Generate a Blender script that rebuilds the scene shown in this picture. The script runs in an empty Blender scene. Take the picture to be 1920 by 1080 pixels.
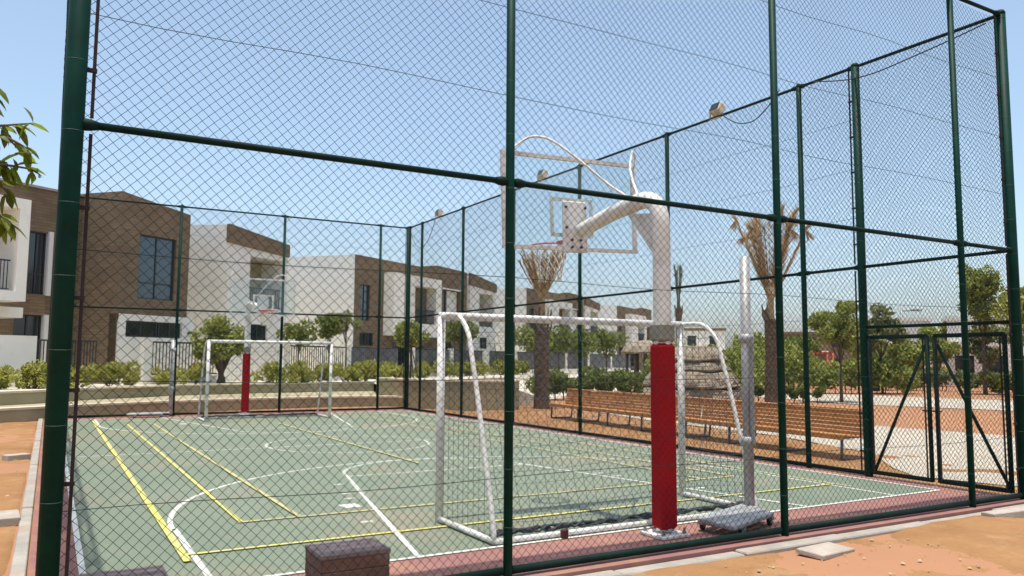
import bpy, math, random
import numpy as np
from mathutils import Vector, Matrix
R = math.radians
rng = np.random.default_rng(7)
random.seed(7)
SC = bpy.context.scene
COL = SC.collection

# ------------------------------------------------------------------ camera, sky, sun, exposure
CAM_H = 1.65
YAW, PITCH, ROLL, FPX = R(30.1207), R(5.2297), R(0.3373), 1485.85
cd = bpy.data.cameras.new('camera'); cam = bpy.data.objects.new('camera', cd); COL.objects.link(cam)
cd.sensor_width = 36.0; cd.lens = 36.0 * FPX / 1920.0; cd.clip_start = 0.05; cd.clip_end = 3000
fw = Vector((math.sin(YAW) * math.cos(PITCH), math.cos(YAW) * math.cos(PITCH), math.sin(PITCH)))
rt = Vector((math.cos(YAW), -math.sin(YAW), 0)); up = rt.cross(fw)
r2 = rt * math.cos(ROLL) + up * math.sin(ROLL); u2 = -rt * math.sin(ROLL) + up * math.cos(ROLL)
M = Matrix((r2, u2, -fw)).transposed().to_4x4(); M.translation = Vector((0, 0, CAM_H))
cam.matrix_world = M
SC.camera = cam

SUN_DIR = Vector((-0.060, -0.075, 1.0)).normalized()          # towards the sun
w = bpy.data.worlds.new('World'); SC.world = w; w.use_nodes = True
nt = w.node_tree; nt.nodes.clear()
sky = nt.nodes.new('ShaderNodeTexSky'); sky.sky_type = 'NISHITA'; sky.sun_disc = False
sky.sun_elevation = math.asin(SUN_DIR.z); sky.sun_rotation = math.atan2(SUN_DIR.x, SUN_DIR.y)
sky.altitude = 0; sky.air_density = 0.85; sky.dust_density = 2.4; sky.ozone_density = 1.0
bg = nt.nodes.new('ShaderNodeBackground'); bg.inputs[1].default_value = 0.106
ow = nt.nodes.new('ShaderNodeOutputWorld')
hsv = nt.nodes.new('ShaderNodeHueSaturation'); hsv.inputs['Saturation'].default_value = 0.90; hsv.inputs['Hue'].default_value = 0.487
nt.links.new(sky.outputs[0], hsv.inputs['Color']); nt.links.new(hsv.outputs[0], bg.inputs[0]); nt.links.new(bg.outputs[0], ow.inputs[0])
sl = bpy.data.lights.new('sun', 'SUN'); sl.energy = 2.15; sl.angle = R(0.55); sl.color = (1.0, 0.945, 0.85)
so = bpy.data.objects.new('sun', sl); COL.objects.link(so); so.location = (0, 0, 30)
so.rotation_euler = (-SUN_DIR).to_track_quat('-Z', 'Y').to_euler()
SC.view_settings.view_transform = 'Standard'; SC.view_settings.look = 'None'
SC.view_settings.gamma = 1.0; SC.view_settings.use_curve_mapping = False
SC.view_settings.exposure = 1.18

# ------------------------------------------------------------------ materials
MATS = {}
def mat(name, col, rough=0.7, metal=0.0, var=0.0, vscale=3.0, col2=None, bump=0.0, bscale=40.0, island=0.0,
        spec=0.5, kind='noise', rings=None, transl=0.0, detail=6.0, stain=None, sscale=0.6, coat=0.0):
    m = bpy.data.materials.new(name); m.use_nodes = True; MATS[name] = m
    nt = m.node_tree; n = nt.nodes; l = nt.links
    b = n['Principled BSDF']; b.inputs['Roughness'].default_value = rough; b.inputs['Metallic'].default_value = metal
    b.inputs['Specular IOR Level'].default_value = spec
    if coat: b.inputs['Coat Weight'].default_value = coat
    tc = n.new('ShaderNodeTexCoord')
    c = None
    if var or col2:
        c2 = col2 if col2 else tuple(x * (1 - var) for x in col)
        t = n.new('ShaderNodeTexNoise'); t.inputs['Scale'].default_value = vscale; t.inputs['Detail'].default_value = detail
        t.inputs['Roughness'].default_value = 0.62
        l.new(tc.outputs['Object'], t.inputs['Vector'])
        rp = n.new('ShaderNodeMapRange'); rp.inputs[1].default_value = 0.33; rp.inputs[2].default_value = 0.67
        l.new(t.outputs[0], rp.inputs[0])
        mx = n.new('ShaderNodeMix'); mx.data_type = 'RGBA'
        mx.inputs[6].default_value = (*col, 1); mx.inputs[7].default_value = (*c2, 1)
        l.new(rp.outputs[0], mx.inputs[0]); c = mx.outputs[2]
    if stain:
        t = n.new('ShaderNodeTexNoise'); t.inputs['Scale'].default_value = sscale; t.inputs['Detail'].default_value = 8
        t.inputs['Roughness'].default_value = 0.7
        l.new(tc.outputs['Object'], t.inputs['Vector'])
        rp = n.new('ShaderNodeMapRange'); rp.inputs[1].default_value = 0.52; rp.inputs[2].default_value = 0.72; rp.inputs[4].default_value = 0.75
        l.new(t.outputs[0], rp.inputs[0])
        mx = n.new('ShaderNodeMix'); mx.data_type = 'RGBA'; mx.inputs[6].default_value = (*col, 1)
        if c: l.new(c, mx.inputs[6])
        mx.inputs[7].default_value = (*stain, 1); l.new(rp.outputs[0], mx.inputs[0]); c = mx.outputs[2]
    if island:
        g = n.new('ShaderNodeNewGeometry'); hs = n.new('ShaderNodeHueSaturation')
        mr = n.new('ShaderNodeMapRange'); mr.inputs[3].default_value = 1 - island; mr.inputs[4].default_value = 1 + island
        l.new(g.outputs['Random Per Island'], mr.inputs[0]); l.new(mr.outputs[0], hs.inputs['Value'])
        mr2 = n.new('ShaderNodeMapRange'); mr2.inputs[3].default_value = 0.485; mr2.inputs[4].default_value = 0.515
        l.new(g.outputs['Random Per Island'], mr2.inputs[0]); l.new(mr2.outputs[0], hs.inputs['Hue'])
        hs.inputs['Color'].default_value = (*col, 1)
        if c: l.new(c, hs.inputs['Color'])
        c = hs.outputs[0]
    if c: l.new(c, b.inputs['Base Color'])
    else: b.inputs['Base Color'].default_value = (*col, 1)
    if bump:
        t = n.new('ShaderNodeTexNoise'); t.inputs['Scale'].default_value = bscale; t.inputs['Detail'].default_value = 5
        l.new(tc.outputs['Object'], t.inputs['Vector'])
        bp = n.new('ShaderNodeBump'); bp.inputs['Strength'].default_value = bump; bp.inputs['Distance'].default_value = 0.02
        l.new(t.outputs[0], bp.inputs['Height']); l.new(bp.outputs[0], b.inputs['Normal'])
    if transl:
        tr = n.new('ShaderNodeBsdfTranslucent'); ms = n.new('ShaderNodeMixShader'); ms.inputs[0].default_value = transl
        if c: l.new(c, tr.inputs[0])
        else: tr.inputs[0].default_value = (*col, 1)
        out = n['Material Output']; l.new(b.outputs[0], ms.inputs[1]); l.new(tr.outputs[0], ms.inputs[2]); l.new(ms.outputs[0], out.inputs[0])
    return m

def brick_mat(name, c1, c2, mortar, sx, sy):
    m = bpy.data.materials.new(name); m.use_nodes = True; MATS[name] = m
    n = m.node_tree.nodes; l = m.node_tree.links; b = n['Principled BSDF']; b.inputs['Roughness'].default_value = 0.85
    tc = n.new('ShaderNodeTexCoord'); sp = n.new('ShaderNodeSeparateXYZ'); ad = n.new('ShaderNodeMath'); ad.operation = 'ADD'
    cb = n.new('ShaderNodeCombineXYZ')
    l.new(tc.outputs['Object'], sp.inputs[0]); l.new(sp.outputs[0], ad.inputs[0]); l.new(sp.outputs[1], ad.inputs[1])
    l.new(ad.outputs[0], cb.inputs[0]); l.new(sp.outputs[2], cb.inputs[1])
    br = n.new('ShaderNodeTexBrick'); l.new(cb.outputs[0], br.inputs['Vector'])
    br.inputs['Color1'].default_value = (*c1, 1); br.inputs['Color2'].default_value = (*c2, 1); br.inputs['Mortar'].default_value = (*mortar, 1)
    br.inputs['Scale'].default_value = 1.0; br.inputs['Brick Width'].default_value = sx; br.inputs['Row Height'].default_value = sy
    br.inputs['Mortar Size'].default_value = 0.012; br.inputs['Bias'].default_value = 0.0
    t = n.new('ShaderNodeTexNoise'); t.inputs['Scale'].default_value = 1.3; t.inputs['Detail'].default_value = 6
    l.new(tc.outputs['Object'], t.inputs['Vector'])
    hs = n.new('ShaderNodeHueSaturation'); mr = n.new('ShaderNodeMapRange'); mr.inputs[3].default_value = 0.7; mr.inputs[4].default_value = 1.3
    l.new(t.outputs[0], mr.inputs[0]); l.new(mr.outputs[0], hs.inputs['Value']); l.new(br.outputs[0], hs.inputs['Color'])
    l.new(hs.outputs[0], b.inputs['Base Color'])
    bp = n.new('ShaderNodeBump'); bp.inputs['Strength'].default_value = 0.5; bp.inputs['Distance'].default_value = 0.01; bp.invert = True
    l.new(br.outputs['Fac'], bp.inputs['Height']); l.new(bp.outputs[0], b.inputs['Normal'])
    return m

mat('sand', (0.325, 0.178, 0.080), 0.95, col2=(0.245, 0.128, 0.057), vscale=0.9, bump=0.9, bscale=14, stain=(0.40, 0.255, 0.135), sscale=2.2, spec=0.1)
mat('sand_far', (0.38, 0.195, 0.105), 0.95, col2=(0.31, 0.165, 0.092), vscale=0.25, spec=0.1)
mat('court_green', (0.172, 0.205, 0.142), 0.62, col2=(0.142, 0.178, 0.128), vscale=0.7, stain=(0.225, 0.22, 0.165), sscale=0.55, bump=0.15, bscale=220, spec=0.3)
def dust_layer(m, dust, scale, lo, hi, amt):
    n = m.node_tree.nodes; l = m.node_tree.links; b = n['Principled BSDF']; src = b.inputs['Base Color'].links[0].from_socket
    tc = n.new('ShaderNodeTexCoord'); t = n.new('ShaderNodeTexNoise'); t.inputs['Scale'].default_value = scale; t.inputs['Detail'].default_value = 10; t.inputs['Roughness'].default_value = 0.75; t.inputs['Distortion'].default_value = 0.6
    l.new(tc.outputs['Object'], t.inputs['Vector']); rp = n.new('ShaderNodeMapRange'); rp.inputs[1].default_value = lo; rp.inputs[2].default_value = hi; rp.inputs[4].default_value = amt
    l.new(t.outputs[0], rp.inputs[0]); mx = n.new('ShaderNodeMix'); mx.data_type = 'RGBA'; l.new(src, mx.inputs[6]); mx.inputs[7].default_value = (*dust, 1)
    l.new(rp.outputs[0], mx.inputs[0]); l.new(mx.outputs[2], b.inputs['Base Color'])
dust_layer(MATS['court_green'], (0.33, 0.23, 0.145), 0.42, 0.52, 0.74, 0.65)
dust_layer(MATS['court_green'], (0.085, 0.085, 0.070), 1.9, 0.61, 0.74, 0.6)
dust_layer(MATS['court_green'], (0.24, 0.265, 0.21), 5.0, 0.55, 0.70, 0.45)
dust_layer(MATS['sand'], (0.20, 0.105, 0.05), 6.0, 0.56, 0.70, 0.6)
dust_layer(MATS['sand'], (0.44, 0.30, 0.17), 22.0, 0.60, 0.72, 0.6)
mat('court_pink', (0.29, 0.145, 0.125), 0.75, col2=(0.24, 0.115, 0.105), vscale=1.2, stain=(0.38, 0.21, 0.12), sscale=0.9, spec=0.2)
dust_layer(MATS['court_pink'], (0.36, 0.20, 0.11), 1.3, 0.52, 0.7, 0.8)
mat('line_white', (0.68, 0.68, 0.63), 0.7, col2=(0.52, 0.53, 0.47), vscale=2.2)
mat('line_white_worn', (0.58, 0.60, 0.54), 0.7, col2=(0.42, 0.45, 0.39), vscale=1.3, stain=(0.19, 0.22, 0.16), sscale=1.6)
mat('line_yellow_worn', (0.52, 0.46, 0.18), 0.7, col2=(0.42, 0.38, 0.18), vscale=1.1, stain=(0.19, 0.22, 0.15), sscale=1.5)
mat('line_yellow', (0.62, 0.54, 0.10), 0.7, col2=(0.46, 0.42, 0.18), vscale=1.6, stain=(0.36, 0.34, 0.17), sscale=1.1)
mat('post_green', (0.002, 0.040, 0.028), 0.55, var=0.4, vscale=5, spec=0.12)
mat('tie_green', (0.03, 0.07, 0.055), 0.6)
mat('rail_green', (0.005, 0.022, 0.017), 0.65, spec=0.12, var=0.4, vscale=6)
mat('wire', (0.020, 0.042, 0.038), 0.6, spec=0.15)
mat('rust', (0.026, 0.014, 0.012), 0.8, var=0.5, vscale=14)
mat('galv', (0.34, 0.35, 0.36), 0.45, metal=0.55, var=0.35, vscale=9)
mat('galv_light', (0.42, 0.42, 0.42), 0.5, metal=0.25, var=0.35, vscale=7)
mat('paint_white', (0.72, 0.71, 0.68), 0.45, col2=(0.58, 0.57, 0.53), vscale=3, stain=(0.45, 0.40, 0.33), sscale=3)
mat('pad_red', (0.32, 0.002, 0.007), 0.7, spec=0.15, col2=(0.24, 0.002, 0.006), vscale=2.5, stain=(0.22, 0.015, 0.018), sscale=3.5)
mat('pad_grey', (0.25, 0.25, 0.20), 0.8, var=0.3, vscale=6)
mat('rim_red', (0.45, 0.05, 0.05), 0.5)
mat('wheel_red', (0.10, 0.012, 0.010), 0.7, var=0.5, vscale=20)
mat('black', (0.012, 0.012, 0.013), 0.55)
mat('net_dark', (0.05, 0.055, 0.06), 0.8)
mat('net_white', (0.50, 0.46, 0.38), 0.9)
mat('concrete', (0.38, 0.35, 0.30), 0.9, col2=(0.27, 0.245, 0.21), vscale=2.5, stain=(0.36, 0.22, 0.125), sscale=1.7, bump=0.3, bscale=60)
mat('pale_slab', (0.44, 0.39, 0.33), 0.9, col2=(0.33, 0.28, 0.23), vscale=5, bump=0.3, bscale=60)
mat('paving', (0.45, 0.40, 0.325), 0.9, col2=(0.38, 0.335, 0.265), vscale=0.8, spec=0.2)
mat('terrace_paving', (0.60, 0.55, 0.45), 0.9, col2=(0.52, 0.47, 0.38), vscale=0.8, spec=0.2)
mat('wall_tan', (0.37, 0.325, 0.20), 0.9, col2=(0.31, 0.27, 0.165), vscale=0.8, stain=(0.42, 0.37, 0.26), sscale=0.7)
mat('cap_cream', (0.66, 0.58, 0.44), 0.85, var=0.15, vscale=2)
mat('bench_wood', (0.50, 0.245, 0.095), 0.6, col2=(0.36, 0.165, 0.06), vscale=5, island=0.12, spec=0.3)
mat('bench_metal', (0.16, 0.16, 0.165), 0.5, metal=0.5, var=0.3, vscale=8)
mat('block_wood', (0.17, 0.085, 0.055), 0.7, col2=(0.115, 0.052, 0.034), vscale=9, stain=(0.26, 0.20, 0.18), sscale=7)
mat('block_grey', (0.23, 0.165, 0.145), 0.8, col2=(0.15, 0.105, 0.092), vscale=9, stain=(0.30, 0.25, 0.24), sscale=6)
mat('block_pale', (0.30, 0.235, 0.215), 0.8, col2=(0.19, 0.15, 0.145), vscale=7, stain=(0.22, 0.20, 0.22), sscale=5)
mat('plaster', (0.84, 0.815, 0.735), 0.9, var=0.08, vscale=0.7, stain=(0.66, 0.63, 0.57), sscale=0.9)
mat('plaster_grey', (0.82, 0.80, 0.73), 0.9, var=0.08, vscale=0.7)
brick_mat('clad_brown', (0.215, 0.150, 0.088), (0.165, 0.113, 0.066), (0.14, 0.098, 0.06), 0.62, 0.11)
mat('frame_white', (0.70, 0.69, 0.67), 0.6)
mat('frame_dark', (0.03, 0.032, 0.036), 0.5)
mat('iron_dark', (0.035, 0.036, 0.045), 0.55)
mat('glass_dark', (0.020, 0.026, 0.032), 0.06, spec=0.8)
mat('glass_blue', (0.035, 0.060, 0.085), 0.08, spec=0.9, coat=0.3)
mat('roof_grey', (0.36, 0.33, 0.30), 0.9, var=0.2)
mat('leaf_shrub', (0.40, 0.385, 0.095), 0.7, col2=(0.28, 0.295, 0.07), vscale=1.4, island=0.45, transl=0.5, spec=0.2)
mat('leaf_green', (0.24, 0.27, 0.065), 0.7, col2=(0.16, 0.195, 0.048), vscale=0.8, island=0.5, transl=0.48, spec=0.2)
mat('leaf_bright', (0.34, 0.36, 0.095), 0.7, col2=(0.24, 0.275, 0.07), vscale=0.8, island=0.5, transl=0.5, spec=0.2)
mat('leaf_olive', (0.25, 0.26, 0.11), 0.7, col2=(0.17, 0.19, 0.085), vscale=0.6, island=0.5, transl=0.45, spec=0.2)
mat('leaf_near', (0.17, 0.215, 0.025), 0.45, island=0.5, transl=0.6, spec=0.35)
mat('bark', (0.14, 0.10, 0.075), 0.95, var=0.4, vscale=8, bump=0.6, bscale=18)
mat('palm_bark', (0.205, 0.145, 0.105), 0.95, col2=(0.12, 0.08, 0.058), vscale=5, island=0.35)
mat('frond_dry', (0.50, 0.37, 0.21), 0.9, col2=(0.36, 0.25, 0.135), vscale=3, island=0.35, transl=0.15)
mat('frond_green', (0.16, 0.165, 0.075), 0.85, island=0.4, transl=0.2)
mat('thatch', (0.33, 0.27, 0.195), 0.95, col2=(0.22, 0.175, 0.125), vscale=6, island=0.35, bump=0.8, bscale=25)
mat('rock', (0.30, 0.245, 0.175), 0.95, col2=(0.19, 0.15, 0.105), vscale=2.5, stain=(0.40, 0.34, 0.25), sscale=3.5, bump=1.0, bscale=9)
mat('stone', (0.40, 0.27, 0.165), 0.95, island=0.35)
mat('play_red', (0.42, 0.07, 0.03), 0.6)
mat('lamp_tan', (0.62, 0.54, 0.40), 0.6, var=0.15)
m = bpy.data.materials.new('board_glass'); m.use_nodes = True; MATS['board_glass'] = m
n = m.node_tree.nodes; l = m.node_tree.links; b = n['Principled BSDF']; b.inputs['Base Color'].default_value = (0.66, 0.80, 0.80, 1)
b.inputs['Roughness'].default_value = 0.12
tr = n.new('ShaderNodeBsdfTransparent'); tr.inputs[0].default_value = (0.965, 0.995, 0.995, 1)
mx = n.new('ShaderNodeMixShader'); mx.inputs[0].default_value = 0.93
l.new(b.outputs[0], mx.inputs[1]); l.new(tr.outputs[0], mx.inputs[2]); l.new(mx.outputs[0], n['Material Output'].inputs[0])

# ------------------------------------------------------------------ helpers
class MB:
    def __init__(s): s.v = []; s.f = []
    def quad(s, a, b, c, d):
        k = len(s.v); s.v += [tuple(a), tuple(b), tuple(c), tuple(d)]; s.f.append((k, k + 1, k + 2, k + 3)); return s
    def poly(s, pts):
        k = len(s.v); s.v += [tuple(p) for p in pts]; s.f.append(tuple(range(k, k + len(pts)))); return s
    def box(s, x0, y0, z0, x1, y1, z1):
        k = len(s.v)
        s.v += [(x0, y0, z0), (x1, y0, z0), (x1, y1, z0), (x0, y1, z0), (x0, y0, z1), (x1, y0, z1), (x1, y1, z1), (x0, y1, z1)]
        for f in ((0, 3, 2, 1), (4, 5, 6, 7), (0, 1, 5, 4), (1, 2, 6, 5), (2, 3, 7, 6), (3, 0, 4, 7)): s.f.append(tuple(k + i for i in f))
        return s
    def bbox(s, x0, y0, z0, x1, y1, z1, c=0.01):
        # box with chamfered edges: stacked rings
        k = len(s.v)
        def ring(z, i):
            return [(x0 + i, y0, z), (x1 - i, y0, z), (x1, y0 + i, z), (x1, y1 - i, z), (x1 - i, y1, z), (x0 + i, y1, z), (x0, y1 - i, z), (x0, y0 + i, z)]
        def ring_in(z, d):
            return [(x0 + c + d, y0 + d, z), (x1 - c - d, y0 + d, z), (x1 - d, y0 + c + d, z), (x1 - d, y1 - c - d, z), (x1 - c - d, y1 - d, z), (x0 + c + d, y1 - d, z), (x0 + d, y1 - c - d, z), (x0 + d, y0 + c + d, z)]
        rs = [ring_in(z0, c * .7), ring(z0 + c, c), ring(z1 - c, c), ring_in(z1, c * .7)]
        for r_ in rs: s.v += r_
        for j in range(3):
            for i in range(8):
                s.f.append((k + j * 8 + i, k + j * 8 + (i + 1) % 8, k + (j + 1) * 8 + (i + 1) % 8, k + (j + 1) * 8 + i))
        s.f.append(tuple(k + 7 - i for i in range(8))); s.f.append(tuple(k + 24 + i for i in range(8)))
        return s
    def tube(s, pts, r, n=8, cap=True):
        pts = [Vector(p) for p in pts]; rs = r if isinstance(r, (list, tuple)) else [r] * len(pts)
        k = len(s.v); up = None
        for i, p in enumerate(pts):
            t = (pts[min(i + 1, len(pts) - 1)] - pts[max(i - 1, 0)]).normalized()
            if up is None: up = Vector((0, 0, 1)) if abs(t.z) < .9 else Vector((1, 0, 0))
            a = t.cross(up).normalized(); b_ = a.cross(t).normalized(); up = b_
            for j in range(n):
                q = 2 * math.pi * j / n
                s.v.append(tuple(p + (a * math.cos(q) + b_ * math.sin(q)) * rs[i]))
        for i in range(len(pts) - 1):
            for j in range(n):
                s.f.append((k + i * n + j, k + i * n + (j + 1) % n, k + (i + 1) * n + (j + 1) % n, k + (i + 1) * n + j))
        if cap:
            s.f.append(tuple(k + n - 1 - j for j in range(n))); s.f.append(tuple(k + (len(pts) - 1) * n + j for j in range(n)))
        return s
    def lathe(s, prof, c=(0, 0, 0), n=24, jitter=0.0):
        k = len(s.v)
        for (r_, z) in prof:
            for j in range(n):
                q = 2 * math.pi * j / n; rr = r_ * (1 + jitter * (random.random() - .5) * 2)
                s.v.append((c[0] + rr * math.cos(q), c[1] + rr * math.sin(q), c[2] + z))
        for i in range(len(prof) - 1):
            for j in range(n):
                s.f.append((k + i * n + j, k + i * n + (j + 1) % n, k + (i + 1) * n + (j + 1) % n, k + (i + 1) * n + j))
        s.f.append(tuple(k + n - 1 - j for j in range(n))); s.f.append(tuple(k + (len(prof) - 1) * n + j for j in range(n)))
        return s
    def prism(s, pts, z0, z1):
        k = len(s.v); n = len(pts)
        s.v += [(p[0], p[1], z0) for p in pts] + [(p[0], p[1], z1) for p in pts]
        s.f.append(tuple(k + n - 1 - i for i in range(n))); s.f.append(tuple(k + n + i for i in range(n)))
        for i in range(n): s.f.append((k + i, k + (i + 1) % n, k + n + (i + 1) % n, k + n + i))
        return s
    def prism_y(s, pts, y0, y1):
        # pts are (x, z), extruded along y
        k = len(s.v); n = len(pts)
        s.v += [(p[0], y0, p[1]) for p in pts] + [(p[0], y1, p[1]) for p in pts]
        s.f.append(tuple(k + i for i in range(n))); s.f.append(tuple(k + 2 * n - 1 - i for i in range(n)))
        for i in range(n): s.f.append((k + (i + 1) % n, k + i, k + n + i, k + n + (i + 1) % n))
        return s
    def rot(s, k0, M_):
        for i in range(k0, len(s.v)): s.v[i] = tuple(M_ @ Vector(s.v[i]))
        return s
    def mesh(s, name, mt, smooth=False):
        me = bpy.data.meshes.new(name); me.from_pydata(s.v, [], s.f); me.materials.append(MATS[mt])
        if smooth: me.polygons.foreach_set('use_smooth', [True] * len(me.polygons))
        me.update(); return me

def link(name, me, parent=None, loc=(0, 0, 0), rz=0.0):
    o = bpy.data.objects.new(name, me); COL.objects.link(o); o.parent = parent; o.location = loc; o.rotation_euler = (0, 0, rz)
    return o
def part(name, mb, mt, parent, smooth=False, off=(0, 0, 0), kind=None):
    if any(off): mb.v = [(x - off[0], y - off[1], z - off[2]) for x, y, z in mb.v]
    o = link(name, mb.mesh(name, mt, smooth), parent)
    if kind: o['kind'] = kind
    return o
def tag(o, label, cat, group=None):
    o['label'] = label; o['category'] = cat
    if group: o['group'] = group
    return o
def thing(name, label, cat, loc=(0, 0, 0), rz=0.0, group=None):
    o = bpy.data.objects.new(name, None); COL.objects.link(o); o.location = loc; o.rotation_euler = (0, 0, rz)
    o.empty_display_size = 0.2
    return tag(o, label, cat, group)
def struct(name, mb, mt, smooth=False):
    o = link(name, mb.mesh(name, mt, smooth)); o['kind'] = 'structure'; return o
def children(o): return [c for c in COL.objects if c.parent == o]
def copy_tree(o, parent=None):
    c = o.copy(); COL.objects.link(c); c.parent = parent
    for ch in list(o.children): copy_tree(ch, c)
    return c
def npmesh(name, V, F, mt, smooth=False):
    V = np.asarray(V, np.float32); F = np.asarray(F, np.int32); k = F.shape[1]
    me = bpy.data.meshes.new(name); me.vertices.add(len(V)); me.vertices.foreach_set('co', V.ravel())
    me.loops.add(F.size); me.loops.foreach_set('vertex_index', F.ravel())
    me.polygons.add(len(F)); me.polygons.foreach_set('loop_start', np.arange(0, F.size, k, dtype=np.int32))
    me.polygons.foreach_set('use_smooth', [smooth] * len(F))
    me.materials.append(MATS[mt]); me.update(calc_edges=True); return me

# ------------------------------------------------------------------ terrain and paving
SZ = -0.06
g = MB(); g.quad((-900, -900, SZ), (900, -900, SZ), (900, 900, SZ), (-900, 900, SZ)); struct('ground', g, 'sand_far')
# near sand with real relief round the court corner the camera stands at
def sand_patch(name, x0, y0, x1, y1, step, amp, hole=None):
    nx = int((x1 - x0) / step) + 1; ny = int((y1 - y0) / step) + 1
    X, Y = np.meshgrid(np.linspace(x0, x1, nx), np.linspace(y0, y1, ny))
    Z = np.zeros_like(X)
    for _ in range(26):
        a = rng.uniform(0, 2 * np.pi); kf = rng.uniform(1.2, 16); ph = rng.uniform(0, 6.3)
        Z += np.sin((X * np.cos(a) + Y * np.sin(a)) * kf + ph) / kf
    Z += rng.normal(0, 0.10, Z.shape)
    Z = SZ + 0.012 + Z * amp
    e = np.minimum.reduce([X - x0, x1 - X, Y - y0, y1 - Y]); Z = np.where(e < 0.05, SZ - 0.05, Z)
    idx = np.arange(nx * ny).reshape(ny, nx)
    F = np.stack([idx[:-1, :-1], idx[:-1, 1:], idx[1:, 1:], idx[1:, :-1]], -1).reshape(-1, 4)
    o = link(name, npmesh(name, np.stack([X, Y, Z], -1).reshape(-1, 3), F, 'sand', True)); o['kind'] = 'structure'
sand_patch('sand_front', -6, -3, 15, 5.20, 0.05, 0.017)
sand_patch('sand_left', -6, 5.25, -0.15, 25, 0.07, 0.008)
sand_patch('sand_right', 10.66, 5.0, 15.5, 26, 0.08, 0.010)

# court slab
FX0, FX1, FY0, FY1 = 0.05, 10.42, 5.40, 25.05       # fence lines
LX0, LX1, LY0, LY1 = 0.30, 10.10, 6.30, 24.25       # outer white lines
CX, CY = 5.17, 15.27
c = MB(); c.box(-0.06, 5.30, -0.30, 10.56, 25.2, -0.004); struct('court_border', c, 'court_pink')
c = MB(); c.quad((LX0, LY0, 0), (LX1, LY0, 0), (LX1, LY1, 0), (LX0, LY1, 0)); court = struct('court_surface', c, 'court_green')
LW = 0.05
def line_seg(x0, y0, x1, y1, z, mt, wd=LW):
    d = Vector((x1 - x0, y1 - y0, 0)); L = d.length; d /= L; nrm = Vector((-d.y, d.x, 0)) * wd / 2
    a = Vector((x0, y0, z)); b_ = Vector((x1, y1, z)); k = max(1, int(L / 1.0)); mb = MB()
    mb.quad(a - nrm, b_ - nrm, b_ + nrm, a + nrm)
    part('court_line', mb, mt, court)
def line_arc(cx, cy, r, a0, a1, z, mt, wd=LW, n=48):
    mb = MB()
    for i in range(n + 1):
        q = a0 + (a1 - a0) * i / n
        mb.v += [(cx + (r - wd / 2) * math.cos(q), cy + (r - wd / 2) * math.sin(q), z), (cx + (r + wd / 2) * math.cos(q), cy + (r + wd / 2) * math.sin(q), z)]
    for i in range(n): mb.f.append((2 * i, 2 * i + 1, 2 * i + 3, 2 * i + 2))
    part('court_line', mb, mt, court)
Z1, Z2 = 0.004, 0.008
wl = 'line_white'; yl = 'line_yellow'; ww_ = 'line_white_worn'; yw_ = 'line_yellow_worn'
line_seg(LX0 - .025, LY0, LX1 + .025, LY0, Z1, wl); line_seg(LX0 - .025, LY1, LX1 + .025, LY1, Z1, wl)
line_seg(LX0, LY0 + .025, LX0, LY1 - .025, Z1, wl); line_seg(LX1, LY0 + .025, LX1, LY1 - .025, Z1, wl)
line_seg(LX0 + .025, CY, LX1 - .025, CY, Z1, ww_)
line_arc(CX, CY, 1.56, 0, 2 * math.pi, Z2, ww_, n=72)
for s in (1, -1):
    Y = lambda y: y if s == 1 else 2 * CY - y
    # trapezoid key, free-throw arc, three-point line
    line_seg(2.76, Y(6.32), 3.72, Y(11.05), Z2, wl); line_seg(7.58, Y(6.32), 6.62, Y(11.05), Z2, wl)
    line_seg(3.745, Y(11.03), 6.595, Y(11.03), Z1, ww_)
    line_arc(CX, Y(10.95), 1.45, s * 0.06, s * (math.pi - 0.06), Z1, ww_)
    for xx in (1.13, 9.21): line_seg(xx, Y(6.32), xx, Y(8.45), Z1, wl)
    line_arc(CX, Y(8.37), 4.06, s * 0.0, s * math.pi * .62, Z1, ww_, n=48); line_arc(CX, Y(8.37), 4.06, s * math.pi * .62, s * math.pi, Z1, wl, n=32)
    line_seg(1.05, Y(7.28), 9.29, Y(7.28), Z2 + .004, yl); line_seg(1.72, Y(8.45), 8.62, Y(8.45), Z2 + .004, yw_)
    for (yy, xx) in ((7.9, 2.98), (9.3, 3.27), (9.65, 3.34), (10.4, 3.49)):
        for sx in (1, -1):
            x0 = xx if sx == 1 else 2 * CX - xx
            line_seg(x0 - sx * .16, Y(yy), x0 - sx * .03, Y(yy), Z1, wl)
    line_seg(3.02, Y(8.72), 3.02, Y(8.94), Z1 + .001, wl, 0.20)
for xx, y0 in ((1.05, 7.02), (1.75, 8.46), (2.34, 8.46)):
    for x in (xx, 2 * CX - xx): line_seg(x, y0, x, 2 * CY - y0, Z2 + .008, yl if x < 2 else yw_, 0.062 if x < 1.2 else 0.046)
line_seg(CX, 11.8, CX, 20.8, Z2 + .010, yw_)

# concrete edging outside the fence
ed = bpy.data.objects.new('edging', None); COL.objects.link(ed); ed['kind'] = 'structure'
for i in range(8):
    x0 = -0.06 + i * 1.36; e = MB()
    e.bbox(x0, 5.125 + 0.012 * (i % 2), -0.30, x0 + 1.35, 5.285, -0.034 + 0.007 * (i * 2 % 3), 0.012); part('kerbstone', e, 'concrete', ed)
for i in range(15):
    e = MB(); e.bbox(-0.185, 5.0 + i * 1.36, -0.30, -0.075, 6.35 + i * 1.36, -0.005 + 0.006 * (i * 2 % 3), 0.012); part('kerbstone', e, 'concrete', ed)

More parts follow.
